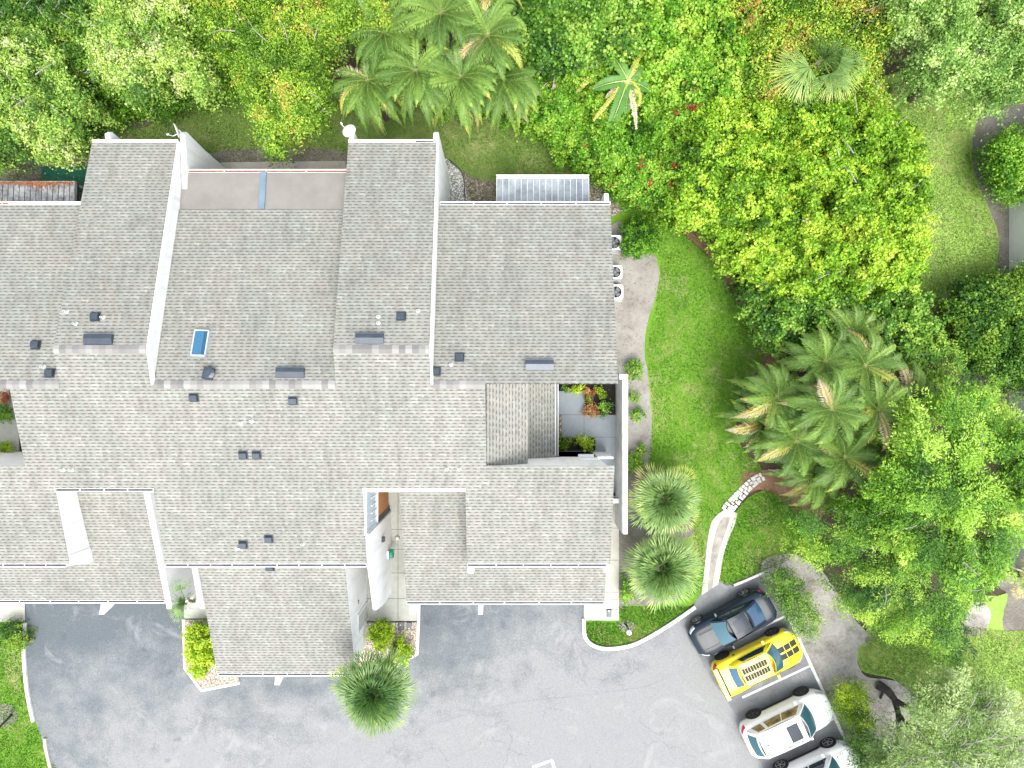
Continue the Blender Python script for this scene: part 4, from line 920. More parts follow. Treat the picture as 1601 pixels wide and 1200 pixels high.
def tree(name, label, cat, poly, mat, zt, ze=None, group=None, style='broad', sp=11, leaf=0.17, aspect=0.62, dens=70, amp=0.8, ew=40,
         tb=0.45, seed=0, bark='bark', trunk=True, clump=(0.22, 0.50), part='crown', jit=7, holes=0.27, ctr=None, droop=0.25, twigs=0, stretch=2.3):
    P = smooth(poly, 5, True, jit*.35); ze = zt*.45 if ze is None else ze
    xs = [p[0] for p in P]; ys = [p[1] for p in P]
    gx, gy = np.meshgrid(np.arange(min(xs)-4, max(xs)+4, sp), np.arange(min(ys)-4, max(ys)+4, sp))
    gx = gx.ravel()+rng.uniform(-sp*.55, sp*.55, gx.size); gy = gy.ravel()+rng.uniform(-sp*.55, sp*.55, gy.size)
    k = inside(P, gx, gy); k &= (gx > -110) & (gx < 1710) & (gy > -110) & (gy < 1310)
    hole = vnoise(gx/13, gy/13, seed+77)*.6+vnoise(gx/27, gy/27, seed+78)*.4; k &= hole > holes
    gx, gy = gx[k], gy[k]
    z, d = zfield(P, gx, gy, zt, ze, ew, amp*1.35, seed); z = z+rng.normal(0, .16*min(1, zt/3), len(z))
    cx = sum(xs)/len(xs) if ctr is None else ctr[0]; cy = sum(ys)/len(ys) if ctr is None else ctr[1]
    base = W(cx+(800-cx)*zt*.5/D*0, cy, 0)
    X = (gx-800)*(D-z)/F; Y = (600-gy)*(D-z)/F
    zc = zt*.8; bx, by = (cx-800)*(D-zc)/F, (600-cy)*(D-zc)/F
    T = thing(name, label, cat, (bx, by, 0), group)
    L = Leaves(); C = np.stack([X, Y, z], 1)
    if style == 'broad' and zt > 2.2:
        xs_ = rng.random(len(C)) < .45; lowC = C[xs_]+rng.normal(0, .15, (xs_.sum(), 3)); lowC[:, 2] -= rng.uniform(.7, 1.2, xs_.sum())
        C = np.concatenate([C, lowC]); gx = np.concatenate([gx, gx[xs_]]); gy = np.concatenate([gy, gy[xs_]])
    n = len(C)
    patch = vnoise(gx/45, gy/45, seed+9)
    ct = tb+(patch-.5)*.6+rng.normal(0, .2, n)
    out = C-np.array([bx, by, zt*.25]); out = unit(out*np.array([1, 1, 1.0]))
    if style == 'broad':
        r = rng.uniform(clump[0], clump[1], n)
        m = np.maximum(6, (dens*1.75*(r/np.mean(clump))**2).astype(int)); idx = np.repeat(np.arange(n), m); q = len(idx)
        v = unit(rng.normal(0, 1, (q, 3))*np.array([1, 1, .8])+np.array([0, 0, .45])); rad = r[idx][:, None]*(rng.uniform(.35, 1.1, (q, 1))+np.where(rng.random((q, 1)) < .13, rng.uniform(.1, .8, (q, 1)), 0))
        sa_ = rng.uniform(0, np.pi, n)+0*ct; sx = rng.uniform(1.0, stretch, n)[idx]; cs, sn = np.cos(sa_)[idx], np.sin(sa_)[idx]
        ov = v*rad; al = (ov[:, 0]*cs+ov[:, 1]*sn)*sx; ac_ = (-ov[:, 0]*sn+ov[:, 1]*cs)/np.sqrt(sx)
        pts = C[idx]+np.stack([al*cs-ac_*sn, al*sn+ac_*cs, ov[:, 2]*.85], 1)
        low = rng.random(q) < .16; pts[low, 2] -= rng.uniform(.3, 1.0, low.sum())*(1+.35*max(0, ze-1.5))
        nrm = unit(v*.6+out[idx]*.2+np.array([0, 0, .6]))
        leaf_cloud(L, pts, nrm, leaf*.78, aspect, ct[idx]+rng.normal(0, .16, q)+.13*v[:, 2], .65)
    else:
        # sprays: a twig that runs outward and droops, leaflets on both sides
        if style == 'feather':      # gather sprays into plumes
            kk = max(6, n//11); pc = C[rng.choice(n, kk, replace=False)]; who = np.argmin(((C[:, None, :2]-pc[None, :, :2])**2).sum(2), 1)
            C[:, :2] = C[:, :2]*.55+pc[who][:, :2]*.45; dd = np.hypot(*(C[:, :2]-pc[who][:, :2]).T)
            C[:, 2] += .5-1.3*dd**1.2+rng.normal(0, .3, kk)[who]; ct = ct+rng.normal(0, .14, kk)[who]+.14-.3*dd
        hd = C[:, :2]-np.array([bx, by]); ang = np.arctan2(hd[:, 1], hd[:, 0])+rng.normal(0, .42, n)
        m = max(8, int(dens)); LN = rng.uniform(.75, 1.35, n)*(clump[1]/.52)
        for rep in range(3 if style == 'feather' else 2):
            a = ang+rng.normal(0, .38, n); el = rng.uniform(-.15, .35, n)
            u = np.stack([np.cos(a)*np.cos(el), np.sin(a)*np.cos(el), np.sin(el)], 1)
            st = C-u*(LN*.5)[:, None]+rng.normal(0, .18, (n, 3))*np.array([1, 1, .6])
            tt = rng.random((n, m)); side = np.where(rng.random((n, m)) < .5, -1, 1)
            perp = unit(np.cross(u, np.array([0, 0, 1.0]))); up = np.cross(perp, u)
            wdt = (.17*np.sin(np.pi*np.clip(tt, 0, 1)**.8)+.03)*(1.0 if style == 'feather' else 1.3)
            o3 = perp[:, None, :]*(side*wdt*rng.random((n, m)))[..., None]
            pts = st[:, None, :]+u[:, None, :]*(tt*LN[:, None])[..., None]+o3
            pts[..., 2] -= droop*tt**2*LN[:, None]
            pts += rng.normal(0, .03, pts.shape)
            ax = unit(u[:, None, :]*.8+perp[:, None, :]*(side*.75)[..., None]+up[:, None, :]*rng.normal(0.1, .3, (n, m))[..., None]-np.array([0, 0, .12]))
            s = leaf*rng.uniform(.7, 1.35, (n, m))[..., None]
            bb = unit(np.cross(ax, up[:, None, :]+rng.normal(0, .35, (n, m, 3))))
            tn = ct[:, None]+rng.normal(0, .1, (n, m))+.22*(tt-.5)
            L.add(pts.reshape(-1, 3), (ax*s).reshape(-1, 3), (bb*s*aspect).reshape(-1, 3), tn.ravel())
    L.build(part, mat, T)
    if trunk:
        sel = rng.choice(n, min(7, n), replace=False)
        tops = [tuple(C[i]-np.array([0, 0, .5])) for i in sel]
        trunk_obj((bx, by, 0), [(bx, by, zt*.6)]+tops, .09+zt*.022, bark, T, 'trunk' if zt > 2.2 else 'stem')
    if twigs:
        mb = MB(); 
        for i in rng.choice(n, min(twigs, n), replace=False):
            c = C[i]; a = math.atan2(c[1]-by, c[0]-bx)+random.uniform(-.6, .6); l = random.uniform(.5, 1.3)
            p0 = Vector(c)-Vector((math.cos(a), math.sin(a), 0))*l*.5+Vector((0, 0, .15)); p1 = p0+Vector((math.cos(a)*l*.5, math.sin(a)*l*.5, .22)); p2 = p1+Vector((math.cos(a+random.uniform(-.5, .5))*l*.5, math.sin(a+random.uniform(-.5, .5))*l*.5, .0))
            mb.tube([p0, p1, p2], [.028, .018, .006], 4)
        mb.build('branches', 'bark_grey', T)['kind'] = 'stuff'
    return T

BACK = 'trees and thickets behind the townhouses'
# --- back strip, left to right
tree('shrub', 'vivid green low shrub growing below the pale tree near the dark gap', 'shrub', [(110, 125), (350, 100), (372, 150), (300, 176), (205, 188), (165, 205), (128, 180)], 'vivid', 1.9, .5, BACK, leaf=.15, dens=50, seed=3, tb=.25)
tree('tree', 'dark leafed tree with bare grey branches in the top left corner', 'tree', [(-80, -80), (150, -80), (160, 20), (150, 90), (115, 135), (40, 90), (-80, 95)], 'dark', 4.2, 2.0, BACK, seed=1, twigs=120, tb=.5, holes=.3, leaf=.15)
tree('tree', 'broad yellow and green speckled tree on the left edge behind the slatted cover', 'tree', [(-80, 50), (60, 42), (112, 105), (140, 150), (132, 195), (98, 232), (70, 250), (45, 225), (0, 236), (-80, 240)], 'pale', 5.2, 3.0, BACK, clump=(.16, .42), seed=2, tb=.45, leaf=.15, twigs=25, sp=10, jit=10)
tree('tree', 'silvery pale green tree between the dark branchy tree and the yellow tree', 'tree', [(130, -80), (305, -80), (292, 60), (322, 110), (305, 145), (260, 125), (215, 150), (165, 128), (138, 90)], 'pale', 6.0, 4.2, BACK, clump=(.16, .42), seed=4, tb=.58, leaf=.15, twigs=30, sp=10, jit=9)
tree('tree', 'yellow green tree tinged with red whose tip hangs over the mulch bed', 'tree', [(290, -80), (590, -80), (605, 40), (540, 60), (505, 100), (515, 135), (500, 180), (462, 198), (440, 215), (424, 245), (412, 215), (395, 195), (378, 150), (368, 110), (318, 80), (298, 40)], 'autumn', 6.0, 3.9, BACK, seed=5, tb=.42, leaf=.14, clump=(.16, .42), aspect=.5, twigs=24, sp=10, jit=9, style='broad')
tree('shrub', 'small yellow green shrub under the right side of the palm clump by the lawn', 'shrub', [(665, 160), (700, 155), (760, 165), (800, 172), (790, 188), (740, 185), (690, 190), (668, 180)], 'vivid', 1.0, .4, BACK, seed=6, leaf=.13, dens=40)
tree('thicket', 'deep green thicket behind the banana plants at the top edge', 'thicket', [(790, -80), (1010, -80), (1015, 60), (960, 95), (870, 110), (820, 90), (795, 40)], 'mid', 3.6, 2.8, BACK, sp=10, seed=7, tb=.45, leaf=.2, aspect=.8)
tree('thicket', 'bright green vine thicket at the top edge right of the banana plant', 'thicket', [(985, -80), (1185, -80), (1205, 60), (1195, 150), (1090, 165), (1020, 140), (990, 60)], 'vivid', 3.6, 3.0, BACK, sp=10, clump=(.16, .4), seed=8, tb=.65, leaf=.18, aspect=.8, holes=.24)
tree('thicket', 'green thicket with yellow leaves between the palms and the small back lawn', 'thicket', [(800, 100), (860, 100), (960, 90), (985, 170), (960, 230), (890, 238), (850, 208), (800, 185), (782, 150)], 'vivid', 2.6, 1.7, BACK, sp=9, clump=(.14, .34), seed=9, tb=.55, leaf=.15, holes=.24)
tree('thicket', 'green vine thicket dotted with red flowers north east of the patio roof', 'thicket', [(960, 120), (1130, 140), (1170, 200), (1130, 280), (1075, 345), (1030, 320), (965, 298), (925, 262), (880, 238), (920, 200)], 'vivid', 3.0, 1.9, BACK, sp=9, clump=(.14, .34), seed=10, tb=.5, leaf=.15, aspect=.75, holes=.24)
tree('tree', 'yellow tree with pinkish dry leaves around the fan palm at the top', 'tree', [(1165, -80), (1400, -80), (1385, 60), (1372, 130), (1395, 185), (1330, 165), (1250, 180), (1195, 150), (1172, 60)], 'autumn', 4.6, 3.4, BACK, seed=11, tb=.42, leaf=.14, twigs=40, sp=10)
tree('tree', 'pale mint green tree in the top right corner over the lawn', 'tree', [(1395, -80), (1700, -80), (1700, 110), (1600, 128), (1588, 150), (1568, 165), (1535, 138), (1480, 132), (1440, 108), (1435, 60), (1405, 30)], 'mint', 6.6, 4.8, BACK, clump=(.16, .42), seed=12, tb=.55, leaf=.15, twigs=30, sp=10, jit=9)
tree('shrub', 'bright yellow leafed shrub beside the mint green tree', 'shrub', [(1378, 5), (1400, -10), (1430, 5), (1428, 40), (1405, 60), (1385, 45)], 'lime', 5.2, 4.0, BACK, seed=13, tb=.7, leaf=.22, aspect=.4, dens=40)
# --- the great hedge mass
tree('hedge_tree', 'lime coloured vine covered tree forming the west shoulder of the big thicket', 'tree', [(1100, 160), (1200, 145), (1260, 185), (1285, 300), (1270, 400), (1230, 470), (1185, 448), (1150, 415), (1115, 372), (1070, 340), (1040, 325), (1075, 240)], 'yellowgreen', 4.3, 2.9, BACK, sp=9, clump=(.14, .36), seed=14, tb=.46, leaf=.17, aspect=.75, holes=.24, amp=.9, jit=8)
tree('hedge_tree', 'bright yellow green vine covered tree on the east side of the big thicket', 'tree', [(1240, 170), (1330, 155), (1405, 180), (1440, 240), (1452, 310), (1445, 390), (1425, 455), (1370, 470), (1290, 462), (1235, 440), (1250, 300)], 'yellowgreen', 4.8, 3.3, BACK, sp=9, clump=(.14, .36), seed=15, tb=.5, leaf=.17, aspect=.7, amp=1.0, jit=10, twigs=30)
tree('bush', 'deeper green bush below the yellow green trees, above the palm clump', 'bush', [(1165, 440), (1225, 455), (1300, 440), (1420, 440), (1455, 480), (1480, 545), (1440, 575), (1300, 540), (1228, 552), (1195, 530), (1172, 490)], 'mid', 3.8, 2.4, BACK, sp=10, clump=(.16, .4), seed=16, tb=.5, leaf=.17, aspect=.75, amp=.8)
# --- east side
tree('bush', 'round clipped bush with yellow top beside the pale neighbouring wall', 'bush', [(1558, 222), (1572, 206), (1595, 200), (1650, 208), (1660, 295), (1612, 300), (1582, 308), (1562, 292), (1552, 258)], 'vivid', 2.6, 1.2, None, seed=17, tb=.35, leaf=.12, aspect=.8, sp=9, amp=.2, jit=2, holes=-1, ew=26)
tree('bush', 'dark green dense bush below the right lawn, nearest the mulch strip', 'bush', [(1482, 500), (1498, 448), (1550, 435), (1640, 428), (1660, 600), (1600, 605), (1550, 585), (1515, 560), (1490, 535)], 'dark', 3.0, 1.2, None, seed=18, tb=.62, leaf=.15, aspect=.8, sp=10, amp=.5, holes=.2)
tree('bush', 'mid green feathery bush between the palm clump and the dark bush', 'bush', [(1400, 545), (1440, 530), (1490, 545), (1560, 600), (1580, 655), (1500, 645), (1440, 625), (1410, 590)], 'featherdark', 3.4, 1.6, None, style='feather', seed=19, tb=.55, leaf=.11, aspect=.45, dens=26, clump=(.3, .4), ctr=(1440, 640))
tree('feathery_tree', 'large lime green feathery tree at the right, reaching over the neighbouring wall', 'tree', [(1400, 640), (1450, 618), (1510, 610), (1560, 640), (1620, 665), (1680, 690), (1680, 810), (1600, 830), (1575, 880), (1552, 925), (1480, 905), (1400, 860), (1330, 800), (1380, 720)], 'feather', 7.0, 3.6, None, style='feather', seed=20, tb=.36, leaf=.12, aspect=.42, dens=46, clump=(.3, .58), ctr=(1440, 760), sp=10, amp=1.0, twigs=14, jit=10)
tree('feathery_tree', 'darker green feathery tree sweeping down toward the lower right lawn', 'tree', [(1240, 805), (1300, 780), (1380, 785), (1480, 870), (1555, 910), (1545, 975), (1530, 1000), (1500, 1028), (1440, 1018), (1385, 1000), (1335, 955), (1285, 905), (1250, 868)], 'featherdark', 4.8, 1.6, None, style='feather', seed=21, tb=.52, leaf=.095, aspect=.42, dens=46, clump=(.3, .58), ctr=(1400, 850), sp=10, amp=.8, twigs=10, jit=8)
tree('hedge', 'grey green hedge beside the black car', 'hedge', [(1194, 905), (1212, 888), (1240, 893), (1266, 930), (1281, 968), (1276, 990), (1250, 999), (1228, 962), (1208, 932)], 'hedge', 1.3, .8, None, seed=22, tb=.5, leaf=.09, sp=7, dens=55, amp=.15, clump=(.18, .3), jit=2, holes=-1, ew=10)
tree('shrub', 'bright lime shrub beside the white cars and parking kerb', 'shrub', [(1304, 1088), (1330, 1067), (1354, 1080), (1362, 1108), (1366, 1135), (1338, 1143), (1316, 1125)], 'lime', 1.4, .7, None, seed=23, tb=.35, leaf=.11, sp=7, dens=50, amp=.2, clump=(.18, .32), jit=2, holes=-1, ew=12)
tree('shrub', 'rust tinged green shrub at the bottom edge beside the lower white car', 'shrub', [(1325, 1150), (1350, 1145), (1380, 1165), (1390, 1230), (1360, 1250), (1335, 1200)], 'mid', 1.3, .6, None, seed=24, tb=.5, leaf=.12, sp=8, dens=40)
wt = tree('wispy_tree', 'thin grey green tree with bare pale twigs in the bottom right corner', 'tree', [(1400, 1140), (1430, 1085), (1480, 1058), (1560, 1075), (1598, 1120), (1595, 1260), (1350, 1260), (1365, 1190)], 'wisp', 5.0, 3.0, None, style='spray', seed=25, tb=.5, leaf=.14, aspect=.28, dens=54, clump=(.3, .6), sp=11, twigs=130, ctr=(1455, 1160), holes=.22, trunk=False, droop=.1)
mb = MB()
def PT(px, py, z): return W(px, py, z)
mb.tube([PT(1372, 1070, 0), PT(1388, 1080, .35), PT(1400, 1095, .6), PT(1420, 1106, 1.2), PT(1445, 1120, 2.2), PT(1480, 1140, 3.6)], [.26, .22, .16, .13, .1, .04], 8)
mb.tube([PT(1398, 1093, .5), PT(1404, 1115, .9), PT(1405, 1145, 1.5), PT(1400, 1190, 2.4), PT(1410, 1230, 3.5)], [.17, .14, .11, .08, .03], 8)
mb.tube([PT(1404, 1115, .9), PT(1440, 1160, 2.6), PT(1500, 1180, 4.2)], [.1, .07, .03], 6)
mb.tube([PT(1392, 1086, .3), PT(1382, 1076, .2), PT(1376, 1092, .05)], [.12, .1, .05], 6)
mb.build('trunk', 'bark_dark', wt)
# --- small plants near the house
def bush(px, py, rx, ry, label, mat='mid', z=.9, name='shrub', cat='shrub', group=None, leaf=.11, tb=.5, seed=0, dens=45, sp=6):
    pts = [(px+rx*(1+.12*math.sin(3*a+seed))*math.cos(a), py+ry*(1+.12*math.cos(2*a+seed))*math.sin(a)) for a in np.linspace(0, 2*math.pi, 11)[:-1]]
    return tree(name, label, cat, pts, mat, z, z*.5, group, leaf=leaf, sp=sp, dens=dens, amp=.15, clump=(.12, .24), jit=1.5, holes=-1, ew=min(rx, ry)*.8, seed=seed+40, tb=tb)
bush(998, 372, 27, 33, 'round vivid green shrub beside the topmost condenser unit', 'vivid', 1.5, tb=.35, seed=1, leaf=.13)
bush(992, 577, 12, 15, 'topmost small shrub in the sand bed along the courtyard wall', 'mid', .7, seed=2)
bush(991, 622, 9, 7, 'small flat shrub beside the wall coping in the sand bed, second from the top', 'mid', .5, seed=3)
bush(996, 649, 11, 8, 'small spreading shrub in the sand bed, third from the top', 'vivid', .5, seed=4)
bush(1001, 703, 7, 10, 'narrow shrub in the sand bed just above the pair near the fan palm', 'vivid', .6, seed=5)
bush(994, 726, 12, 15, 'shrub in the sand bed touching the upper fan palm', 'vivid', .8, seed=6)
bush(980, 922, 10, 21, 'upright green shrub below the lower fan palm at the pale walkway', 'vivid', 1.0, seed=7, tb=.4)
bush(308, 1000, 21, 26, 'lime green shrub, upper one in the west pebble bed', 'lime', 1.1, seed=8, tb=.6, leaf=.14)
bush(312, 1032, 21, 24, 'lime green shrub, lower one in the west pebble bed', 'lime', 1.1, seed=9, tb=.6, leaf=.14)
bush(597, 995, 18, 20, 'lime green shrub touching the white garage wall in the pebble bed', 'lime', 1.0, seed=10, tb=.55, leaf=.14)
bush(628, 1020, 12, 20, 'green shrub on the right of the leaning palm trunk', 'lime', .9, seed=11, tb=.35, leaf=.13)
bush(12, 985, 16, 15, 'dark green shrub at the left edge below the concrete pad', 'dark', .9, seed=12, tb=.6)
bush(24, 1004, 18, 15, 'dark shrub with red leaves overlapping the left kerb', 'dark', .9, seed=13, tb=.75)
bush(900, 609, 8, 6, 'green plant in the narrow bed against the house north side of the courtyard', 'lime', .5, seed=14, tb=.35)
bush(884, 609, 7, 5, 'small leafy plant at the left end of the courtyard north bed', 'mid', .4, seed=15, tb=.6)
bush(921, 612, 8, 5, 'copper leafed plant against the house wall in the courtyard', 'copper', .4, seed=16)
bush(943, 614, 8, 7, 'yellow green plant in the black courtyard bed', 'lime', .45, seed=17, tb=.5)
bush(925, 620, 7, 6, 'bright green plant between the two copper ones in the courtyard', 'vivid', .45, seed=18, tb=.6)
bush(924, 641, 11, 10, 'large copper leafed plant at the corner of the black courtyard bed', 'copper', .5, seed=19, tb=.55)
bush(945, 637, 9, 11, 'green plant with rusty base beside the large copper plant', 'mid', .5, seed=20, tb=.7)
bush(881, 693, 8, 9, 'leftmost green plant in the small black bed by the stucco wall', 'lime', .5, seed=21, tb=.4)
bush(904, 694, 7, 8, 'middle green plant in the small black bed by the stucco wall', 'lime', .45, seed=22, tb=.4)
bush(919, 693, 9, 9, 'rightmost green plant in the small black bed by the stucco wall', 'lime', .5, seed=23, tb=.4)
bush(3, 645, 14, 14, 'green plant at the left edge beside the main roof', 'vivid', .7, seed=24)
bush(2, 622, 12, 10, 'red brown plant at the left edge near the roof corner', 'copper', .6, seed=25)
bush(5, 700, 13, 8, 'yellow green plant at the left edge near the small side roof', 'lime', .6, seed=26, tb=.3)
# --- pinnate palms
def frond(L, base, az, length, lift, droop, nl=44, tint=.4, lw=.058, ll=.44, twist=0, rach=None, tipy=False):
    t = np.linspace(0, 1, nl); 
    hx = length*(t-.18*t**3); z = length*(lift*t-droop*t**2.2); az2 = az+twist*t**1.6
    dx = np.cos(az2); dy = np.sin(az2)
    st = np.diff(hx, prepend=0); X = base[0]+np.cumsum(st*dx); Y = base[1]+np.cumsum(st*dy); Z = base[2]+z
    P = np.stack([X, Y, Z], 1); Tn = unit(np.gradient(P, axis=0)); side = unit(np.cross(Tn, [0, 0, 1.0])); up = np.cross(side, Tn)
    env = np.clip(np.sin(np.pi*np.clip(t*.93+.07, 0, 1)**.75), .12, 1)
    for s in (-1, 1):
        k = slice(3, nl); q = len(t[k]); fwd = .45+.5*t[k]
        ax = unit(Tn[k]*fwd[:, None]+side[k]*s*(1.0-.35*t[k])[:, None]+up[k]*(.22-.1*t[k])[:, None]+rng.normal(0, .07, (q, 3)))
        l = (ll*env[k]*rng.uniform(.85, 1.15, q))[:, None]
        bb = unit(np.cross(ax, up[k]+side[k]*s*.4))*lw
        tn = tint+rng.normal(0, .05, q)+(.25*(t[k] > .8) if tipy else 0)
        L.add(P[k], ax*l*.6, bb, tn)
        ax2 = unit(ax-np.array([0, 0, 1.1])); L.add(P[k]+ax*l*.5, ax2*l*.5, bb*.8, tn+.04)
    if rach is not None: rach.append((P, length))
def pinnate(px, py, z, label, n=16, length=2.6, seed=0, base_tint=.4, group='feather palms in the right hand clump', tipy=.18, bias=None):
    r_ = np.random.default_rng(seed); c = W(px, py, z)
    T = thing('palm_tree', label, 'palm', (c[0], c[1], 0), group); L = Leaves(); R = []
    for i in range(n):
        az = i*2.399+r_.uniform(-.3, .3); lay = i/n
        if bias is not None and r_.random() < .45: az = bias+r_.normal(0, .7)
        lg = length*(.65+.35*math.sin(lay*2.2+.5))*r_.uniform(.85, 1.1)
        lift = .95-.95*lay+r_.uniform(-.15, .15); dr = .75+.45*lay
        tn = base_tint+r_.uniform(-.16, .2); 
        if r_.random() < tipy: tn = r_.uniform(.8, .98)
        frond(L, c, az, lg, lift, dr, tint=tn, twist=r_.uniform(-.95, .95), rach=R, tipy=r_.random() < .5)
    L.build('fronds', 'palm', T, shape=.35)
    mb = MB()
    for P, lg in R:
        q = [tuple(P[i]) for i in range(0, len(P), 5)]+[tuple(P[-1])]
        mb.tube(q, list(np.linspace(.018, .004, len(q))), 4, cap=False)
    mb.build('frond_ribs', worn('palm_rib', (0.2, 0.27, 0.05), (0.42, 0.42, 0.12), 5, 0.5) if 'rib' not in M else M['rib'], T)
    mb = MB(); mb.tube([(c[0], c[1], 0), (c[0]+.08, c[1], z*.5), (c[0], c[1], z-.05)], [.16, .11, .13], 8); mb.build('trunk', 'bark', T)
    return T
M['rib'] = worn('palm_rib', (0.10, 0.17, 0.04), (0.26, 0.30, 0.08), 5, 0.5)
right = [(1418, 625, 4.6, 'feather palm at the far east of the clump against the feathery tree'), (1335, 525, 4.0, 'low feather palm behind the topmost one, against the green bush'), (1215, 620, 4.4, 'feather palm on the west side of the clump, over the lawn edge with orange tips'), (1290, 565, 5.0, 'topmost feather palm of the clump, touching the green bush'),
 (1352, 572, 5.2, 'feather palm at the upper right of the clump'), (1245, 690, 4.6, 'feather palm at the lower left of the clump, near the stone path'),
 (1300, 640, 6.0, 'central feather palm of the clump with a dark heart'), (1372, 640, 5.6, 'feather palm on the east side beside the lime feathery tree'),
 (1320, 715, 5.0, 'feather palm at the bottom of the clump with yellow fronds'), (1390, 700, 4.8, 'feather palm at the lower right of the clump under the lime tree'),
 (1195, 660, 3.2, 'low young feather palm at the far west of the clump'), (1275, 740, 4.0, 'low feather palm hanging over the small round lawn')]
for i, (px, py, z, lab) in enumerate(right): pinnate(px, py, z, lab, n=31, length=2.35, seed=100+i, tipy=.12, base_tint=.46)
PB = 'feather palms behind the middle roof'
back = [(575, 125, 4.6, 'feather palm at the left of the back clump beside the turning tree', -1.57), (600, 50, 5.4, 'feather palm at the upper left of the back clump', None), (650, 110, 5.6, 'feather palm in the middle of the back clump with a pale drooping frond', -1.57),
 (690, 20, 6.0, 'topmost feather palm of the back clump at the photo edge', None), (720, 120, 5.4, 'feather palm in the back clump hanging over the lawn, right of centre', -1.57), (762, 55, 5.8, 'feather palm at the upper right of the back clump', None),
 (785, 120, 4.8, 'feather palm at the far right of the back clump', -1.2), (640, -30, 5.6, 'feather palm crown cut by the top edge of the photo, left', None), (750, -30, 5.6, 'feather palm crown cut by the top edge of the photo, right', None)]
for i, (px, py, z, lab, b) in enumerate(back): pinnate(px, py, z, lab, n=31, length=2.5, seed=200+i, base_tint=.47, group=PB, bias=b, tipy=.1)
# --- fan palms
def fanpalm(px, py, z, R, label, n=34, mat='fan', seed=0, name='fan_palm', group=None, base=None, seg=15, lr=.75, droopy=.5, tint=.5, bias=None, trunk_r=.17, sw=.085, fs=.6):
    r_ = np.random.default_rng(seed); c = np.array(W(px, py, z)); b = c if base is None else np.array(W(*base, 0))
    T = thing(name, label, 'palm', (b[0], b[1], 0), group); L = Leaves(); mb = MB()
    for i in range(n):
        lay = (i+.5)/n; az = i*2.399+r_.uniform(-.2, .2)
        if bias is not None: az = bias+(r_.random()-.5)*2.6
        el = math.radians(56-72*lay+r_.uniform(-8, 8)) if i > 5 else math.radians(r_.uniform(62, 84)); pl_ = R*(.10+.52*lay)*r_.uniform(.7, 1.25)
        u = np.array([math.cos(az)*math.cos(el), math.sin(az)*math.cos(el), math.sin(el)])
        hub = c+u*pl_+np.array([0, 0, -.12*pl_]); mb.tube([tuple(c), tuple(hub)], [.02, .012], 4)
        sd = unit(np.cross(u, [0, 0, 1.0])); up = np.cross(sd, u); fr = R*fs*r_.uniform(.8, 1.2)
        a = np.linspace(-1.55, 1.55, seg)+r_.normal(0, .05, seg)
        ax = unit(u*np.cos(a)[:, None]+sd*np.sin(a)[:, None]+up*(.25-.12*np.abs(a))[:, None])
        bb = unit(np.cross(ax, up))*sw*R/1.7; l = fr*(1-.22*np.abs(a)/1.75)[:, None]*r_.uniform(.9, 1.1, (seg, 1))
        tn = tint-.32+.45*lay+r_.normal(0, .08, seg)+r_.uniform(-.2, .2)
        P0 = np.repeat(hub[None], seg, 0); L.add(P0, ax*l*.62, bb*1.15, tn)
        for sgn in (-1, 1):
            ax2 = unit(ax-np.array([0, 0, droopy])+sgn*unit(bb)*.13); L.add(P0+ax*l*.5, ax2*l*.58, bb*.55, tn+.06)
    L.build('fan_leaves', mat, T, shape=.55); mb.build('leaf_stems', 'rib', T)
    mb = MB(); m_ = (b+c)/2; mb.tube([tuple(b)[:2]+(0,), (m_[0], m_[1], z*.5), (c[0], c[1], z-.3)], [trunk_r*1.2, trunk_r, trunk_r*.8], 10); mb.build('trunk', 'bark', T)
    return T
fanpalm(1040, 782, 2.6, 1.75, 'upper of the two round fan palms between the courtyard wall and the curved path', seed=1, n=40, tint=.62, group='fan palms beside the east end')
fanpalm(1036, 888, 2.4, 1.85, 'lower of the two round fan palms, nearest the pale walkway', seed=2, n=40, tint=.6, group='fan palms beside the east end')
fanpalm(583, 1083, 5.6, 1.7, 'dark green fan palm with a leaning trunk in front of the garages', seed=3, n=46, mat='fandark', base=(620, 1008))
fanpalm(289, 938, 3.2, 1.05, 'small thin fan palm in the gap between the two garages', seed=4, n=9, seg=18, tint=.5, group=None, trunk_r=.07, sw=.06, base=(303, 940))
fanpalm(1285, 92, 5.6, 1.9, 'pale drooping fan palm among the yellow trees at the top', seed=5, n=13, mat='fan', tint=.62, bias=-1.4, fs=.72, seg=24, sw=.06)
fanpalm(1612, 905, 2.0, 1.0, 'yellow tipped fan palm at the right edge below the neighbouring wall', seed=6, n=22, tint=.85)
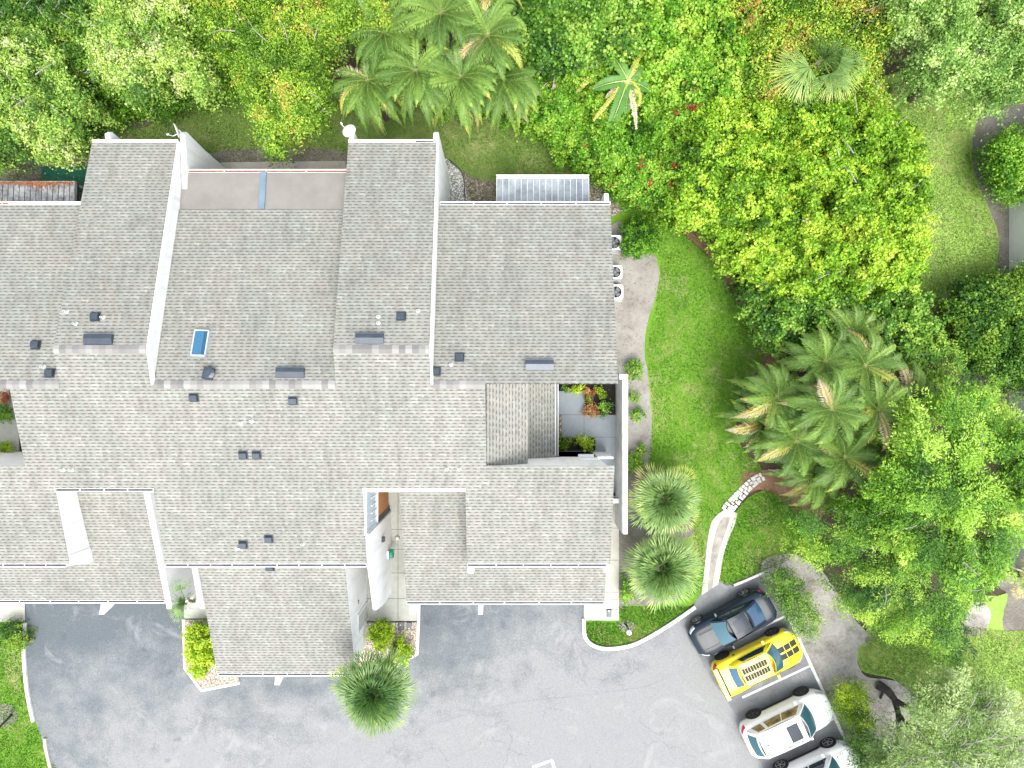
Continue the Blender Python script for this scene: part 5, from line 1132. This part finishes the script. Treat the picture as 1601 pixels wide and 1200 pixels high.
# --- bananas
def banana(px, py, z, label, leaves, w=.36):
    c = np.array(W(px, py, z)); T = thing('banana_plant', label, 'banana plant', (c[0], c[1], 0), 'banana plants'); 
    L = Leaves(); mb = MB()
    for (ang, lpx, tint, ragged) in leaves:
        az = math.radians(ang); l = lpx*(D-z)/F; n = 26; t = np.linspace(0, 1, n)
        P = np.stack([c[0]+l*t*math.cos(az), c[1]+l*t*math.sin(az), c[2]+l*(.35*t-.5*t**2)], 1)
        Tn = unit(np.gradient(P, axis=0)); sd = unit(np.cross(Tn, [0, 0, 1.0])); up = np.cross(sd, Tn)
        wd = w*np.sin(np.pi*np.clip(t*.86+.12, 0, 1))**.6*(.55 if ragged else 1)
        for s in (-1, 1):
            k = slice(2, n-1); q = n-3
            ax = unit(sd[k]*s+Tn[k]*.28+up[k]*(.25 if not ragged else rng.uniform(-.6, .3, (q, 1)))); ln = (wd[k]*rng.uniform(.6 if ragged else .93, 1.05, q))[:, None]
            L.add(P[k], ax*ln, Tn[k]*(l/n*(2.0 if not ragged else 1.5)), tint+rng.normal(0, .03, q))
        mb.tube([tuple(P[i]+np.array([0, 0, .01])) for i in range(0, n, 5)], [.03, .025, .02, .015, .01, .006], 5, cap=False)
    L.build('leaves', 'banana', T, shape=.5); mb.build('midribs', worn('banana_rib', (0.3, 0.4, 0.1), (0.5, 0.55, 0.22), 4, .5), T)
    mb = MB(); mb.tube([(c[0], c[1], 0), (c[0], c[1], z)], [.16, .09], 9); mb.build('trunk', worn('banana_stem', (0.2, 0.16, 0.08), (0.3, 0.34, 0.14), 4, .7), T)
banana(981, 126, 3.6, 'large banana plant with torn leaves in the middle of the thicket', [(120, 55, .45, 0), (65, 60, .8, 1), (48, 35, .5, 0), (12, 45, .97, 1), (190, 55, .4, 0), (228, 80, .83, 1), (215, 42, .95, 1), (268, 48, .35, 0), (295, 42, .82, 0), (250, 90, .35, 0), (-20, 38, .3, 0), (282, 75, .97, 1)])
banana(941, 106, 3.0, 'smaller banana plant left of the large one with a yellow leaf', [(112, 58, .3, 0), (75, 60, .82, 0), (170, 40, .97, 1), (222, 55, .83, 1), (30, 20, .4, 0), (135, 40, .25, 0)])
banana(866, 62, 2.8, 'young banana plant near the right end of the palm clump', [(90, 45, .8, 0), (150, 40, .3, 0), (200, 30, .3, 0), (60, 20, .45, 0), (250, 25, .4, 0)])
banana(1450, 100, 3.2, 'banana plant with strappy leaves over the right lawn', [(215, 60, .4, 0), (235, 80, .5, 0), (245, 45, .42, 0), (262, 58, .6, 0), (280, 50, .5, 0), (228, 70, .97, 1), (200, 40, .35, 0)], w=.16)
# dead banana leaves lying in the thicket
mb = MB(); random.seed(8)
for (x0, y0, x1, y1) in ((815, 170, 858, 130), (862, 150, 868, 122), (845, 165, 872, 152), (812, 172, 826, 190), (838, 178, 862, 158), (1010, 135, 1024, 118)):
    for k in range(4):
        j = lambda s=3: random.uniform(-s, s); mb.tube([PT(x0+j(), y0+j(), 2.2), PT((x0+x1)/2+j(), (y0+y1)/2+j(), 2.9), PT(x1+j(), y1+j(), 2.7)], [.03, .05, .01], 5)
o = mb.build('dead_branches', worn('dead_wood', (0.35, 0.27, 0.2), (0.6, 0.5, 0.42), 6, .9)); tag(o, 'pale dead leaves and stalks in the thicket beside the back lawn', 'dead branches', kind='stuff')
# red flowers
L = Leaves()
FL = [(1071, 129), (1086, 140), (1076, 167), (1087, 168), (1058, 175), (1002, 263), (1053, 260), (1061, 259), (1018, 286), (1050, 290), (1031, 261), (957, 292), (1000, 250), (1004, 275), (912, 228)]
for i, (px, py) in enumerate(FL):
    c = np.array(W(px, py, 3.75)); n = 20 if i < 10 else 6
    pts = c+rng.normal(0, .09 if i < 10 else .07, (n, 3)); leaf_cloud(L, pts, np.tile([0, 0, 1.0], (n, 1)), .10, .8, rng.uniform(0, .8, n), .6)
o = L.build('red_flowers', 'flower', None); tag(o, 'red blooms scattered over the green vine thicket', 'flowers', kind='stuff')
# --- lamp post at lower left (only its lower part is in the photo)
T = thing('lamp_post', 'thin black leaning post in the round mulch ring at the left edge', 'post', W(17, 1118))
mb = MB(); mb.tube([W(17, 1118, 0), W(8, 1127, 1.2), W(-6, 1141, 2.6), W(-20, 1152, 3.6)], [.07, .06, .05, .05], 8); mb.build('pole', 'dark', T)
mb = MB(); mb.lathe(W(-20, 1152, 3.55), [(.06, 0), (.17, .08), (.18, .2), (.05, .3)], 12); mb.build('lantern', 'white', T)
# --- grass blades over the lawns and litter
def blades(poly, n, mat, name, label, size=.085, zz=.01):
    xs = [p[0] for p in poly]; ys = [p[1] for p in poly]
    x0, x1, y0, y1 = max(min(xs), -40), min(max(xs), 1640), max(min(ys), -20), min(max(ys), 1230)
    px = rng.uniform(x0, x1, n); py = rng.uniform(y0, y1, n); k = inside(smooth(poly, 4), px, py); px, py = px[k], py[k]
    P = np.stack([(px-800)*D/F, (600-py)*D/F, np.full(len(px), zz)], 1); q = len(P)
    A = unit(np.stack([rng.normal(0, .6, q), rng.normal(0, .6, q), np.ones(q)*.8], 1))*size*rng.uniform(.6, 1.3, (q, 1))
    B = unit(np.cross(A, rng.normal(0, 1, (q, 3))))*.035
    tn = .42+(vnoise(px/30, py/30, 31)-.5)*.7+rng.normal(0, .16, q)+.55*np.clip((vnoise(px/38, py/38, 35)*.6+vnoise(px/12, py/12, 36)*.4-.56)*7, 0, 1)
    L = Leaves(); L.add(P, A, B, tn); o = L.build(name, mat, None, shape=.3); tag(o, label, 'grass', kind='stuff')
G['grass_v'] = leafmat('grass_vivid', [(0, (0.045, 0.13, 0.014)), (0.4, (0.085, 0.22, 0.022)), (0.78, (0.15, 0.31, 0.04)), (1, (0.36, 0.38, 0.14))], .2, .7)
G['grass_o'] = leafmat('grass_olive', [(0, (0.05, 0.08, 0.018)), (0.4, (0.10, 0.15, 0.035)), (0.8, (0.17, 0.22, 0.06)), (1, (0.34, 0.29, 0.16))], .2, .7)
G['grass_m'] = leafmat('grass_mid', [(0, (0.12, 0.20, 0.045)), (0.4, (0.20, 0.32, 0.075)), (0.8, (0.26, 0.39, 0.10)), (1, (0.42, 0.42, 0.19))], .2, .7)
polys = list(LAWNS.values())
BL = [((polys[0][0]), 90000, 'grass_o', 'short olive grass of the lawn behind the townhouses')]
lw = [
 ([(945, 290), (1020, 325), (1090, 385), (1130, 430), (1168, 500), (1195, 560), (1165, 600), (1150, 640), (1160, 700), (1192, 738), (1135, 792), (1112, 815), (1105, 860), (1098, 922), (1070, 930), (1085, 850), (1060, 760), (1015, 735), (1020, 640), (1012, 550), (1026, 465), (1030, 400), (1000, 345), (955, 320)], 70000, 'grass_v', 'vivid grass of the long side lawn beside the sand bed'),
 ([(1150, 800), (1195, 765), (1245, 790), (1262, 830), (1240, 870), (1190, 893), (1146, 915), (1124, 905), (1130, 868)], 16000, 'grass_v', 'vivid grass of the small round lawn by the curved path'),
 ([(914, 972), (968, 972), (968, 948), (1020, 948), (1082, 947), (1030, 984), (985, 1006), (950, 1009), (925, 1002)], 12000, 'grass_v', 'grass of the small front lawn with the globe light'),
 ([(-300, 975), (36, 975), (38, 1010), (43, 1070), (52, 1118), (64, 1150), (76, 1185), (90, 1240), (-300, 1240)], 20000, 'grass_v', 'vivid grass at the lower left beside the yard kerb'),
 ([(1390, 130), (1700, 110), (1640, 150), (1530, 180), (1517, 230), (1523, 280), (1546, 330), (1560, 380), (1556, 434), (1470, 460), (1430, 500), (1400, 400), (1370, 250)], 60000, 'grass_m', 'soft green grass of the lawn beside the neighbouring building'),
 ([(1345, 1012), (1400, 960), (1560, 985), (1720, 990), (1720, 1146), (1600, 1150), (1540, 1210), (1440, 1210), (1438, 1110), (1395, 1060), (1354, 1052), (1342, 1030)], 50000, 'grass_m', 'soft green grass of the lower right lawn')]
for p, n, m, lab in BL+lw: blades(p, n, m, 'grass', lab)
# ================================================================ CARS
def paint(name, c, rough=0.22, metal=0.0, coat=0.4):
    t = NT(name); v = t.coord(); a = t.noise(v, 9, 3, .6)
    col = t.mix(1.0, c, t.ramp(a, [(0.3, (0.93, 0.93, 0.93)), (0.7, (1.04, 1.04, 1.04))]), 'MULTIPLY')
    t.base(col, rough, metal, .5 if c[0] > .1 else .22); t.b.inputs['Coat Weight'].default_value = coat; t.b.inputs['Coat Roughness'].default_value = .06
    return t.m
M['tyre'] = worn('tyre_rubber', (0.012, 0.012, 0.013), (0.03, 0.03, 0.032), 12, .85)
M['alloy'] = worn('alloy_rim', (0.35, 0.36, 0.37), (0.55, 0.56, 0.57), 9, .3, .8)
M['darkalloy'] = worn('dark_alloy_rim', (0.04, 0.04, 0.045), (0.1, 0.1, 0.11), 9, .35, .5)
M['carglass'] = NT('car_glass').base((0.012, 0.03, 0.04), .05, 0, .9)
M['tealglass'] = NT('teal_glass').base((0.03, 0.10, 0.13), .06, 0, .9)
M['trim'] = NT('black_trim').base((0.012, 0.012, 0.014), .45, 0, .4)
M['redlens'] = NT('red_lens').base((0.5, 0.01, 0.02), .15, 0, .6)
M['lamp'] = NT('lamp_lens').base((0.5, 0.52, 0.54), .1, .2, .7)

def car(name, label, x, y, deg, p):
    """x forward. p: L, W, H plus stations of the body and of the cabin"""
    T = thing(name, label, 'car', (x, y, 0.02), 'cars in the angled stalls')
    ca, sa = math.cos(math.radians(deg)), math.sin(math.radians(deg))
    def X(a, b, c): return (x+a*ca-b*sa, y+a*sa+b*ca, c+.02)
    st = p['body']                                   # (x, half width, bottom z, top z)
    xs = [s[0] for s in st]
    def samp(q, i): return float(np.interp(q, xs, [s[i] for s in st]))
    n = 46; us = []
    for i in range(n+1):
        t = i/n; us.append(xs[0]+(xs[-1]-xs[0])*(.5-.5*math.cos(math.pi*t))*.55+(xs[-1]-xs[0])*t*.45)
    def sm(q, i):                                     # softened interpolation
        return sum(samp(q+d, i) for d in (-.12, -.06, 0, .06, .12))/5
    half = p['L']/2
    def hw(q):
        e = 1.0
        for s_, r in ((xs[-1]-q, p.get('rf', .75)), (q-xs[0], p.get('rr', .55))):
            if s_ < r: e *= (1-(1-max(s_, 0)/r)**2.6*p.get('nose', .42))
        return sm(q, 1)*e
    prof = [(0.0, 0), (.80, 0), (.95, .06), (1.0, .3), (1.0, .52), (.985, .72), (.93, .88), (.84, .955), (.62, .99), (.3, 1.0), (0, 1.0)]
    def ring(q):
        w, zb, zt = hw(q), sm(q, 2), sm(q, 3); R = []
        for (a, b) in prof: R.append((q, a*w, zb+(zt-zb)*b+(.035*(1-a*a) if b > .9 else 0)))
        return R+[(q, -v[1], v[2]) for v in R[-2:0:-1]]
    def top(q, yy):
        w = hw(q); a = min(abs(yy)/w, 1); zb, zt = sm(q, 2), sm(q, 3)
        return zb+(zt-zb)*float(np.interp(a, [0, .3, .62, .84, .93], [1, 1, .99, .955, .88]))+.035*(1-a*a)
    mb = MB(); k = 0; m = len(ring(0))
    for q in us: mb.v += [X(*v) for v in ring(q)]
    for i in range(n):
        for j in range(m):
            mb.f.append((i*m+j, (i+1)*m+j, (i+1)*m+(j+1) % m, i*m+(j+1) % m)); mb.mi.append(0)
    for i in (0, n): 
        f = tuple(i*m+j for j in range(m)); mb.f.append(f if i == 0 else f[::-1]); mb.mi.append(0)
    body = mb.build('body', p['paint'], T, sm=True)
    me = body.data; bm = bmesh.new(); bm.from_mesh(me); bmesh.ops.recalc_face_normals(bm, faces=bm.faces); bm.to_mesh(me); bm.free()
    # cabin
    c = p['cab']; xw, xf, xr, xb = c['x']; wb, wt, H = c['wb'], c['wt'], p['H']
    def belt(q): return top(q, wb)-.03
    def P4(name_, A, B, C_, D_, bulge, mat, r=(0, 1, 0, 1), off=0.0, nu=10, nv=8, par=T, up=.0):
        """patch with corners A(u0v0) B(u1v0) C(u1v1) D(u0v1)"""
        A, B, C_, D_ = map(Vector, (A, B, C_, D_)); nrm = (B-A).cross(D_-A).normalized(); mbb = MB()
        if nrm.z < -.05: nrm = -nrm
        if abs(nrm.z) < .6 and nrm.y*(A.y+C_.y) < 0: nrm = -nrm
        for i in range(nu+1):
            for j in range(nv+1):
                uu = r[0]+(r[1]-r[0])*i/nu; vv = r[2]+(r[3]-r[2])*j/nv
                q = A*(1-uu)*(1-vv)+B*uu*(1-vv)+C_*uu*vv+D_*(1-uu)*vv
                q = q+nrm*(bulge[0]*4*uu*(1-uu)+bulge[1]*4*vv*(1-vv)+off)
                q = q+Vector((bulge[2]*4*vv*(1-vv) if len(bulge) > 2 else 0, 0, 0))
                mbb.v.append(X(*q))
        rev = (B-A).cross(D_-A).dot(nrm) < 0
        for i in range(nu):
            for j in range(nv):
                a = i*(nv+1)+j; q = (a, a+nv+1, a+nv+2, a+1); mbb.f.append(q[::-1] if rev else q); mbb.mi.append(0)
        return mbb.build(name_, mat, par, sm=True)
    zf = belt(xw)+.015; zr_ = belt(xb)+.015; wbf, wbr = wb*c.get('tf', .93), wb*c.get('tr', .9); hr = H-c.get('drop', .03)
    def Hh(q): return H-.0
    FL, FR = (xw, wbf, zf), (xw, -wbf, zf); RL, RR = (xb, wbr, zr_), (xb, -wbr, zr_)
    TFL, TFR = (xf, wt, H-.03), (xf, -wt, H-.03); TRL, TRR = (xr, wt*.97, hr-.03), (xr, -wt*.97, hr-.03)
    P4('roof', TRL, TFL, TFR, TRR, (.025, .035), p.get('roofpaint', p['paint']))
    P4('windscreen_frame', FL, TFL, TFR, FR, (.02, .0, c.get('bow', .16)), p['paint'])
    P4('windscreen', FL, TFL, TFR, FR, (.02, .0, c.get('bow', .16)), p['glass'], r=(.03, .96, .05, .95), off=.008)
    P4('rear_frame', RL, TRL, TRR, RR, (.02, 0, -.10), p['paint'])
    P4('rear_window', RL, TRL, TRR, RR, (.02, 0, -.10), p.get('rearglass', p['glass']), r=(.12, .9, .1, .9), off=.008)
    for s in (1, -1):
        a = lambda v: (v[0], v[1]*s, v[2])
        m_w = wb
        pts = [a(RL), a(FL), a(TFL), a(TRL)]
        P4('side_frame', *pts, (.05, .03), p['paint'])
        for (u0, u1) in c['side']: P4('side_window', *pts, (.05, .03), p.get('sideglass', 'carglass'), r=(u0, u1, .18, .86), off=.009)
    # wheels
    for (wx, nm) in ((p['wx'][0], 'f'), (p['wx'][1], 'r')):
        for s in (1, -1):
            R = p['R']; yo = s*(hw(wx)+.015); cc = Vector(X(wx, yo-s*.11, R)); ax = Vector(X(wx, yo+s, R))-Vector(X(wx, yo, R))
            arch = MB(); arch.lathe(Vector(X(wx, yo-s*.14, R+.01)), [(R+.055, 0), (R+.055, .135), (R+.02, .14)], 26, 0, axis=ax); arch.build('wheel_arch', 'trim', T)
            wh = MB(); wh.lathe(cc, [(R*.8, 0), (R, .02), (R, .11), (R*.97, .135), (R*.70, .14)], 28, 0, axis=ax); tyre = wh.build('wheel', 'tyre', T, sm=False)
            rm = MB(); rm.lathe(cc, [(R*.74, .10), (R*.74, .143), (R*.68, .146), (R*.62, .125)], 28, 0, axis=ax)
            Rq = ax.to_track_quat('Z', 'Y').to_matrix()
            for q in range(5):
                th = q*2*math.pi/5; Rr = Rq @ Matrix.Rotation(th, 3, 'Z'); rm.obox(cc+Rr@Vector((R*.33, 0, .135)), (R*.33, R*.075, .012), Rr)
            rm.lathe(cc, [(R*.13, .12), (R*.12, .152)], 12, 0, axis=ax); rm.build('rim', p['rim'], tyre)
    # mirrors
    for s in (1, -1):
        mx = xw-.45; my = s*(wb+.13); mm = MB(); Rm = Matrix.Rotation(math.radians(deg), 3, 'Z')
        mm.obox(X(mx, my, belt(mx)+.12), (.07, .11, .065), Rm); mm.build('wing_mirror', p.get('mirror', p['paint']), T, bevel=.03)
    # surface strips laid on bonnet/boot/roof
    def strip(nm, x0, x1, y0, y1, mat, z=.008, surf=None, nn=10, par=T):
        f = surf or (lambda q, yy: top(q, yy)); mm = MB(); ny = 4
        for i in range(nn+1):
            for j in range(ny+1):
                q = x0+(x1-x0)*i/nn; yy = y0+(y1-y0)*j/ny; mm.v.append(X(q, yy, f(q, yy)+z))
        for i in range(nn):
            for j in range(ny):
                a = i*(ny+1)+j; q = (a, a+ny+1, a+ny+2, a+1); mm.f.append(q[::-1] if (x1-x0)*(y1-y0) < 0 else q); mm.mi.append(0)
        return mm.build(nm, mat, par)
    def roofz(q, yy):
        uu = (q-xr)/(xf-xr); vv = .5-yy/(2*wt); return (hr-.03)*(1-uu)+(H-.03)*uu+.025*4*uu*(1-uu)+.035*4*vv*(1-vv)
    # lamps front and rear, plates
    for s in (1, -1):
        q = xs[-1]-.22; w = hw(q)
        mm = MB(); 
        for i in range(7):
            a = i/6; qq = xs[-1]-.10-a*.34; yy = s*(hw(qq)*.985); z0 = sm(qq, 2)+(sm(qq, 3)-sm(qq, 2))*.70; z1 = sm(qq, 2)+(sm(qq, 3)-sm(qq, 2))*.90
            mm.v += [X(qq, yy*1.006, z0), X(qq, s*hw(qq)*.93+s*.006, z1+.006), X(qq, s*hw(qq)*.80, z1+.045)]
        for i in range(6):
            for j in (0, 1): a = i*3+j; mm.f.append((a, a+3, a+4, a+1)); mm.mi.append(0)
        mm.build('headlight', 'lamp', T)
        mm = MB()
        for i in range(6):
            a = i/5; qq = xs[0]+.04+a*.26; z0 = sm(qq, 2)+(sm(qq, 3)-sm(qq, 2))*.62; z1 = sm(qq, 2)+(sm(qq, 3)-sm(qq, 2))*.90
            mm.v += [X(qq-.004, s*hw(qq)*1.008, z0), X(qq-.004, s*hw(qq)*.935+s*.006, z1+.008)]
        for i in range(5): a = i*2; mm.f.append((a, a+2, a+3, a+1)); mm.mi.append(0)
        mm.build('tail_light', 'redlens', T)
    return dict(T=T, X=X, strip=strip, top=top, roofz=roofz, hw=hw, sm=sm, deg=deg, P4=P4, TRL=TRL, TRR=TRR, RL=RL, RR=RR)
M['black_paint'] = paint('black_car_paint', (0.010, 0.019, 0.030), .3, 0.0, .15)
M['yellow_paint'] = paint('yellow_car_paint', (0.82, 0.66, 0.02), .3)
M['white_paint'] = paint('white_car_paint', (0.78, 0.79, 0.79), .3)
M['bluewhite_paint'] = paint('cool_white_car_paint', (0.80, 0.81, 0.82), .3)
M['stripe'] = NT('graphite_stripe').base((0.035, 0.038, 0.042), .55, 0, .15)
M['roofglass'] = NT('roof_glass').base((0.03, 0.04, 0.05), .35, 0, .12)
M['panelgap'] = NT('panel_gap').base((0.05, 0.05, 0.05), .7)

# black coupe, nose to the lower left
b = car('car', 'black coupe with red tail lights in the stall nearest the hedge', 11.22, -12.25, 209.5, dict(L=4.55, W=1.86, H=1.34, R=.34, wx=(1.42, -1.36), paint='black_paint', glass='tealglass', rearglass=NT('blue_glass').base((0.02, 0.06, 0.12), .05, 0, .9), rim='alloy',
    body=[(-2.28, .84, .36, .92), (-2.1, .90, .24, .98), (-1.4, .94, .2, .97), (-.5, .91, .2, .93), (.6, .91, .2, .92), (1.4, .93, .2, .90), (2.0, .9, .22, .82), (2.2, .84, .3, .70)],
    cab=dict(x=(.98, .18, -.75, -1.72), wb=.80, wt=.56, side=((.16, .55), (.58, .93)), bow=.2, tr=.82), nose=.34))
b['strip']('bonnet_scoop', 1.0, 1.75, -.38, .38, 'trim' if False else 'black_paint', .03)
for s in (1, -1): b['strip']('bonnet_crease', 1.0, 1.9, s*.42, s*.46, 'panelgap', .004)
b['strip']('boot_lid_gap', -1.98, -1.95, -.7, .7, 'panelgap', .004)
for s in (1, -1): b['strip']('roof_crease', -.7, .12, s*.25, s*.27, 'panelgap', .004, b['roofz'])
b['strip']('sunroof', -.45, -.0, -.32, .32, NT('smoked_roof').base((0.02, 0.03, 0.045), .35, 0, .25), .014, b['roofz'])

# yellow sports car with graphite stripes, nose to the upper right
y = car('car', 'yellow sports car with twin grey stripes and a rear spoiler', 12.62, -14.2, 25.6, dict(L=4.7, W=1.92, H=1.33, R=.355, wx=(1.32, -1.53), paint='yellow_paint', glass='tealglass', rearglass=NT('sky_glass2').base((0.05, 0.12, 0.19), .2, 0, .5), rim='darkalloy',
    body=[(-2.34, .86, .36, .96), (-2.2, .93, .24, 1.02), (-1.5, .97, .2, 1.0), (-.6, .92, .2, .93), (.5, .92, .2, .93), (1.35, .95, .2, .90), (1.95, .92, .22, .80), (2.24, .84, .3, .68)],
    cab=dict(x=(1.0, .38, -1.12, -1.62), wb=.82, wt=.60, side=((.22, .9),), bow=.22, tr=.85), nose=.3, rf=.5, rr=.35))
SP = y['strip']
for s in (1, -1):
    a, c_ = (.045, .33) if s > 0 else (-.33, -.045)
    for q0, q1 in ((1.06, 1.40), (1.43, 1.75), (1.78, 2.12)): SP('bonnet_stripe', q0, q1, a, c_, 'stripe', .006)
    for i in range(9):
        q0 = -1.06+i*.148; SP('roof_stripe', q0, q0+.130, a, c_, 'stripe', .014, y['roofz'])
    SP('roof_stripe', .15, .30, a, c_, 'stripe', -.02, lambda q, yy: y['roofz'](.18, yy)-.02)
    for i in range(3): SP('boot_stripe', -2.12+i*.14, -2.12+i*.14+.10, a, c_, NT('faded_stripe').base((0.42, 0.38, 0.16), .4), .006)
for s in (1, -1): SP('bonnet_gap', 1.1, 1.86, s*.62, s*.632, 'panelgap', .004)
SP('bonnet_gap', 1.86, 1.88, -.68, .68, 'panelgap', .004)
mm = MB(); Rm = Matrix.Rotation(math.radians(25.6), 3, 'Z')
mm.obox(y['X'](-2.24, 0, 1.18), (.10, .86, .022), Rm)
for s in (1, -1): mm.obox(y['X'](-2.2, s*.78, 1.09), (.07, .03, .09), Rm)
mm.build('spoiler', 'yellow_paint', y['T'], bevel=.015)
mm = MB(); mm.obox(y['X'](-2.10, 0, 1.045), (.05, .76, .012), Rm); mm.build('spoiler_painted_shadow', 'stripe', y['T'])  # solid dark strip on the boot, painted stand-in for the spoiler's shade
mm = MB(); mm.lathe(y['X'](-1.05, .955, .83), [(.06, 0), (.06, .02)], 14, 0, axis=Vector(y['X'](0, 1, 0))-Vector(y['X'](0, 0, 0))); mm.build('fuel_cap', 'trim', y['T'])

def suv(label, x_, y_, deg, pt, rim, rails, sideglass, L=4.72):
    v = car('car', label, x_, y_, deg, dict(L=L, W=1.94, H=1.72, R=.37, wx=(1.38, -1.32), paint=pt, glass='tealglass', rim=rim, sideglass=sideglass,
        body=[(-2.36, .88, .42, 1.0), (-2.2, .94, .3, 1.10), (-1.4, .97, .26, 1.10), (-.4, .95, .26, 1.08), (.7, .95, .26, 1.06), (1.4, .96, .26, 1.03), (2.05, .92, .28, .95), (2.36, .84, .36, .82)],
        cab=dict(x=(1.18, .52, -1.75, -2.16), wb=.84, wt=.68, side=((.08, .24), (.30, .60), (.62, .93)), bow=.16, tr=.9, drop=.06), nose=.38, rf=.8, rr=.4))
    S_ = v['strip']; rz = v['roofz']
    S_('sunroof', -.32, .28, -.42, .42, 'roofglass', .022, rz)
    for q in (-.55, -1.15): S_('roof_bar', q-.02, q+.02, -.56, .56, 'trim', .03, rz)
    if rails:
        for s in (1, -1):
            mm = MB(); mm.tube([v['X'](-1.65, s*.585, rz(-1.65, .58)), v['X'](-1.5, s*.585, rz(-1.5, .58)+.06), v['X'](.2, s*.585, rz(.2, .58)+.06), v['X'](.38, s*.585, rz(.38, .58))], .02, 6); mm.build('roof_rail', 'white_paint', v['T'])
            for q in (-1.5, -.5, .15): S_('rail_foot', q-.09, q+.09, s*.55-.02, s*.55+.02, 'trim', .012, rz)
    for s in (1, -1):
        mm = MB(); mm.xprism(-.001, .001, [(0, 0), (1, 0), (1, 1)]) if False else None
        mm2 = MB()
        for i in range(9):
            q = -.9+i*.22; mm2.v += [v['X'](q, s*(v['hw'](q)+.004), .30), v['X'](q, s*(v['hw'](q)+.012), .44)]
        for i in range(8): a = 2*i; mm2.f.append((a, a+2, a+3, a+1)); mm2.mi.append(0)
        mm2.build('sill_trim', 'trim', v['T'])
    S_('antenna_fin', -1.55, -1.42, -.03, .03, 'trim', .05, rz)
    S_('bonnet_gap', 2.0, 2.012, -.6, .6, 'panelgap', .004)
    for s in (1, -1): S_('bonnet_gap', 1.25, 2.0, s*.66, s*.672, 'panelgap', .004)
    return v
M['amberglass'] = worn('amber_lit_glass', (0.03, 0.035, 0.03), (0.42, 0.30, 0.09), 3.5, .12, 0, spec=.8)
suv('white sport utility car with roof bars and a glass sunroof', 14.05, -17.3, 25.7, 'white_paint', 'darkalloy', True, 'amberglass')
v = suv('cool white car at the bottom edge, lowest of the parked cars', 15.45, -19.95, 25.7, 'bluewhite_paint', 'alloy', False, 'carglass', 4.6)
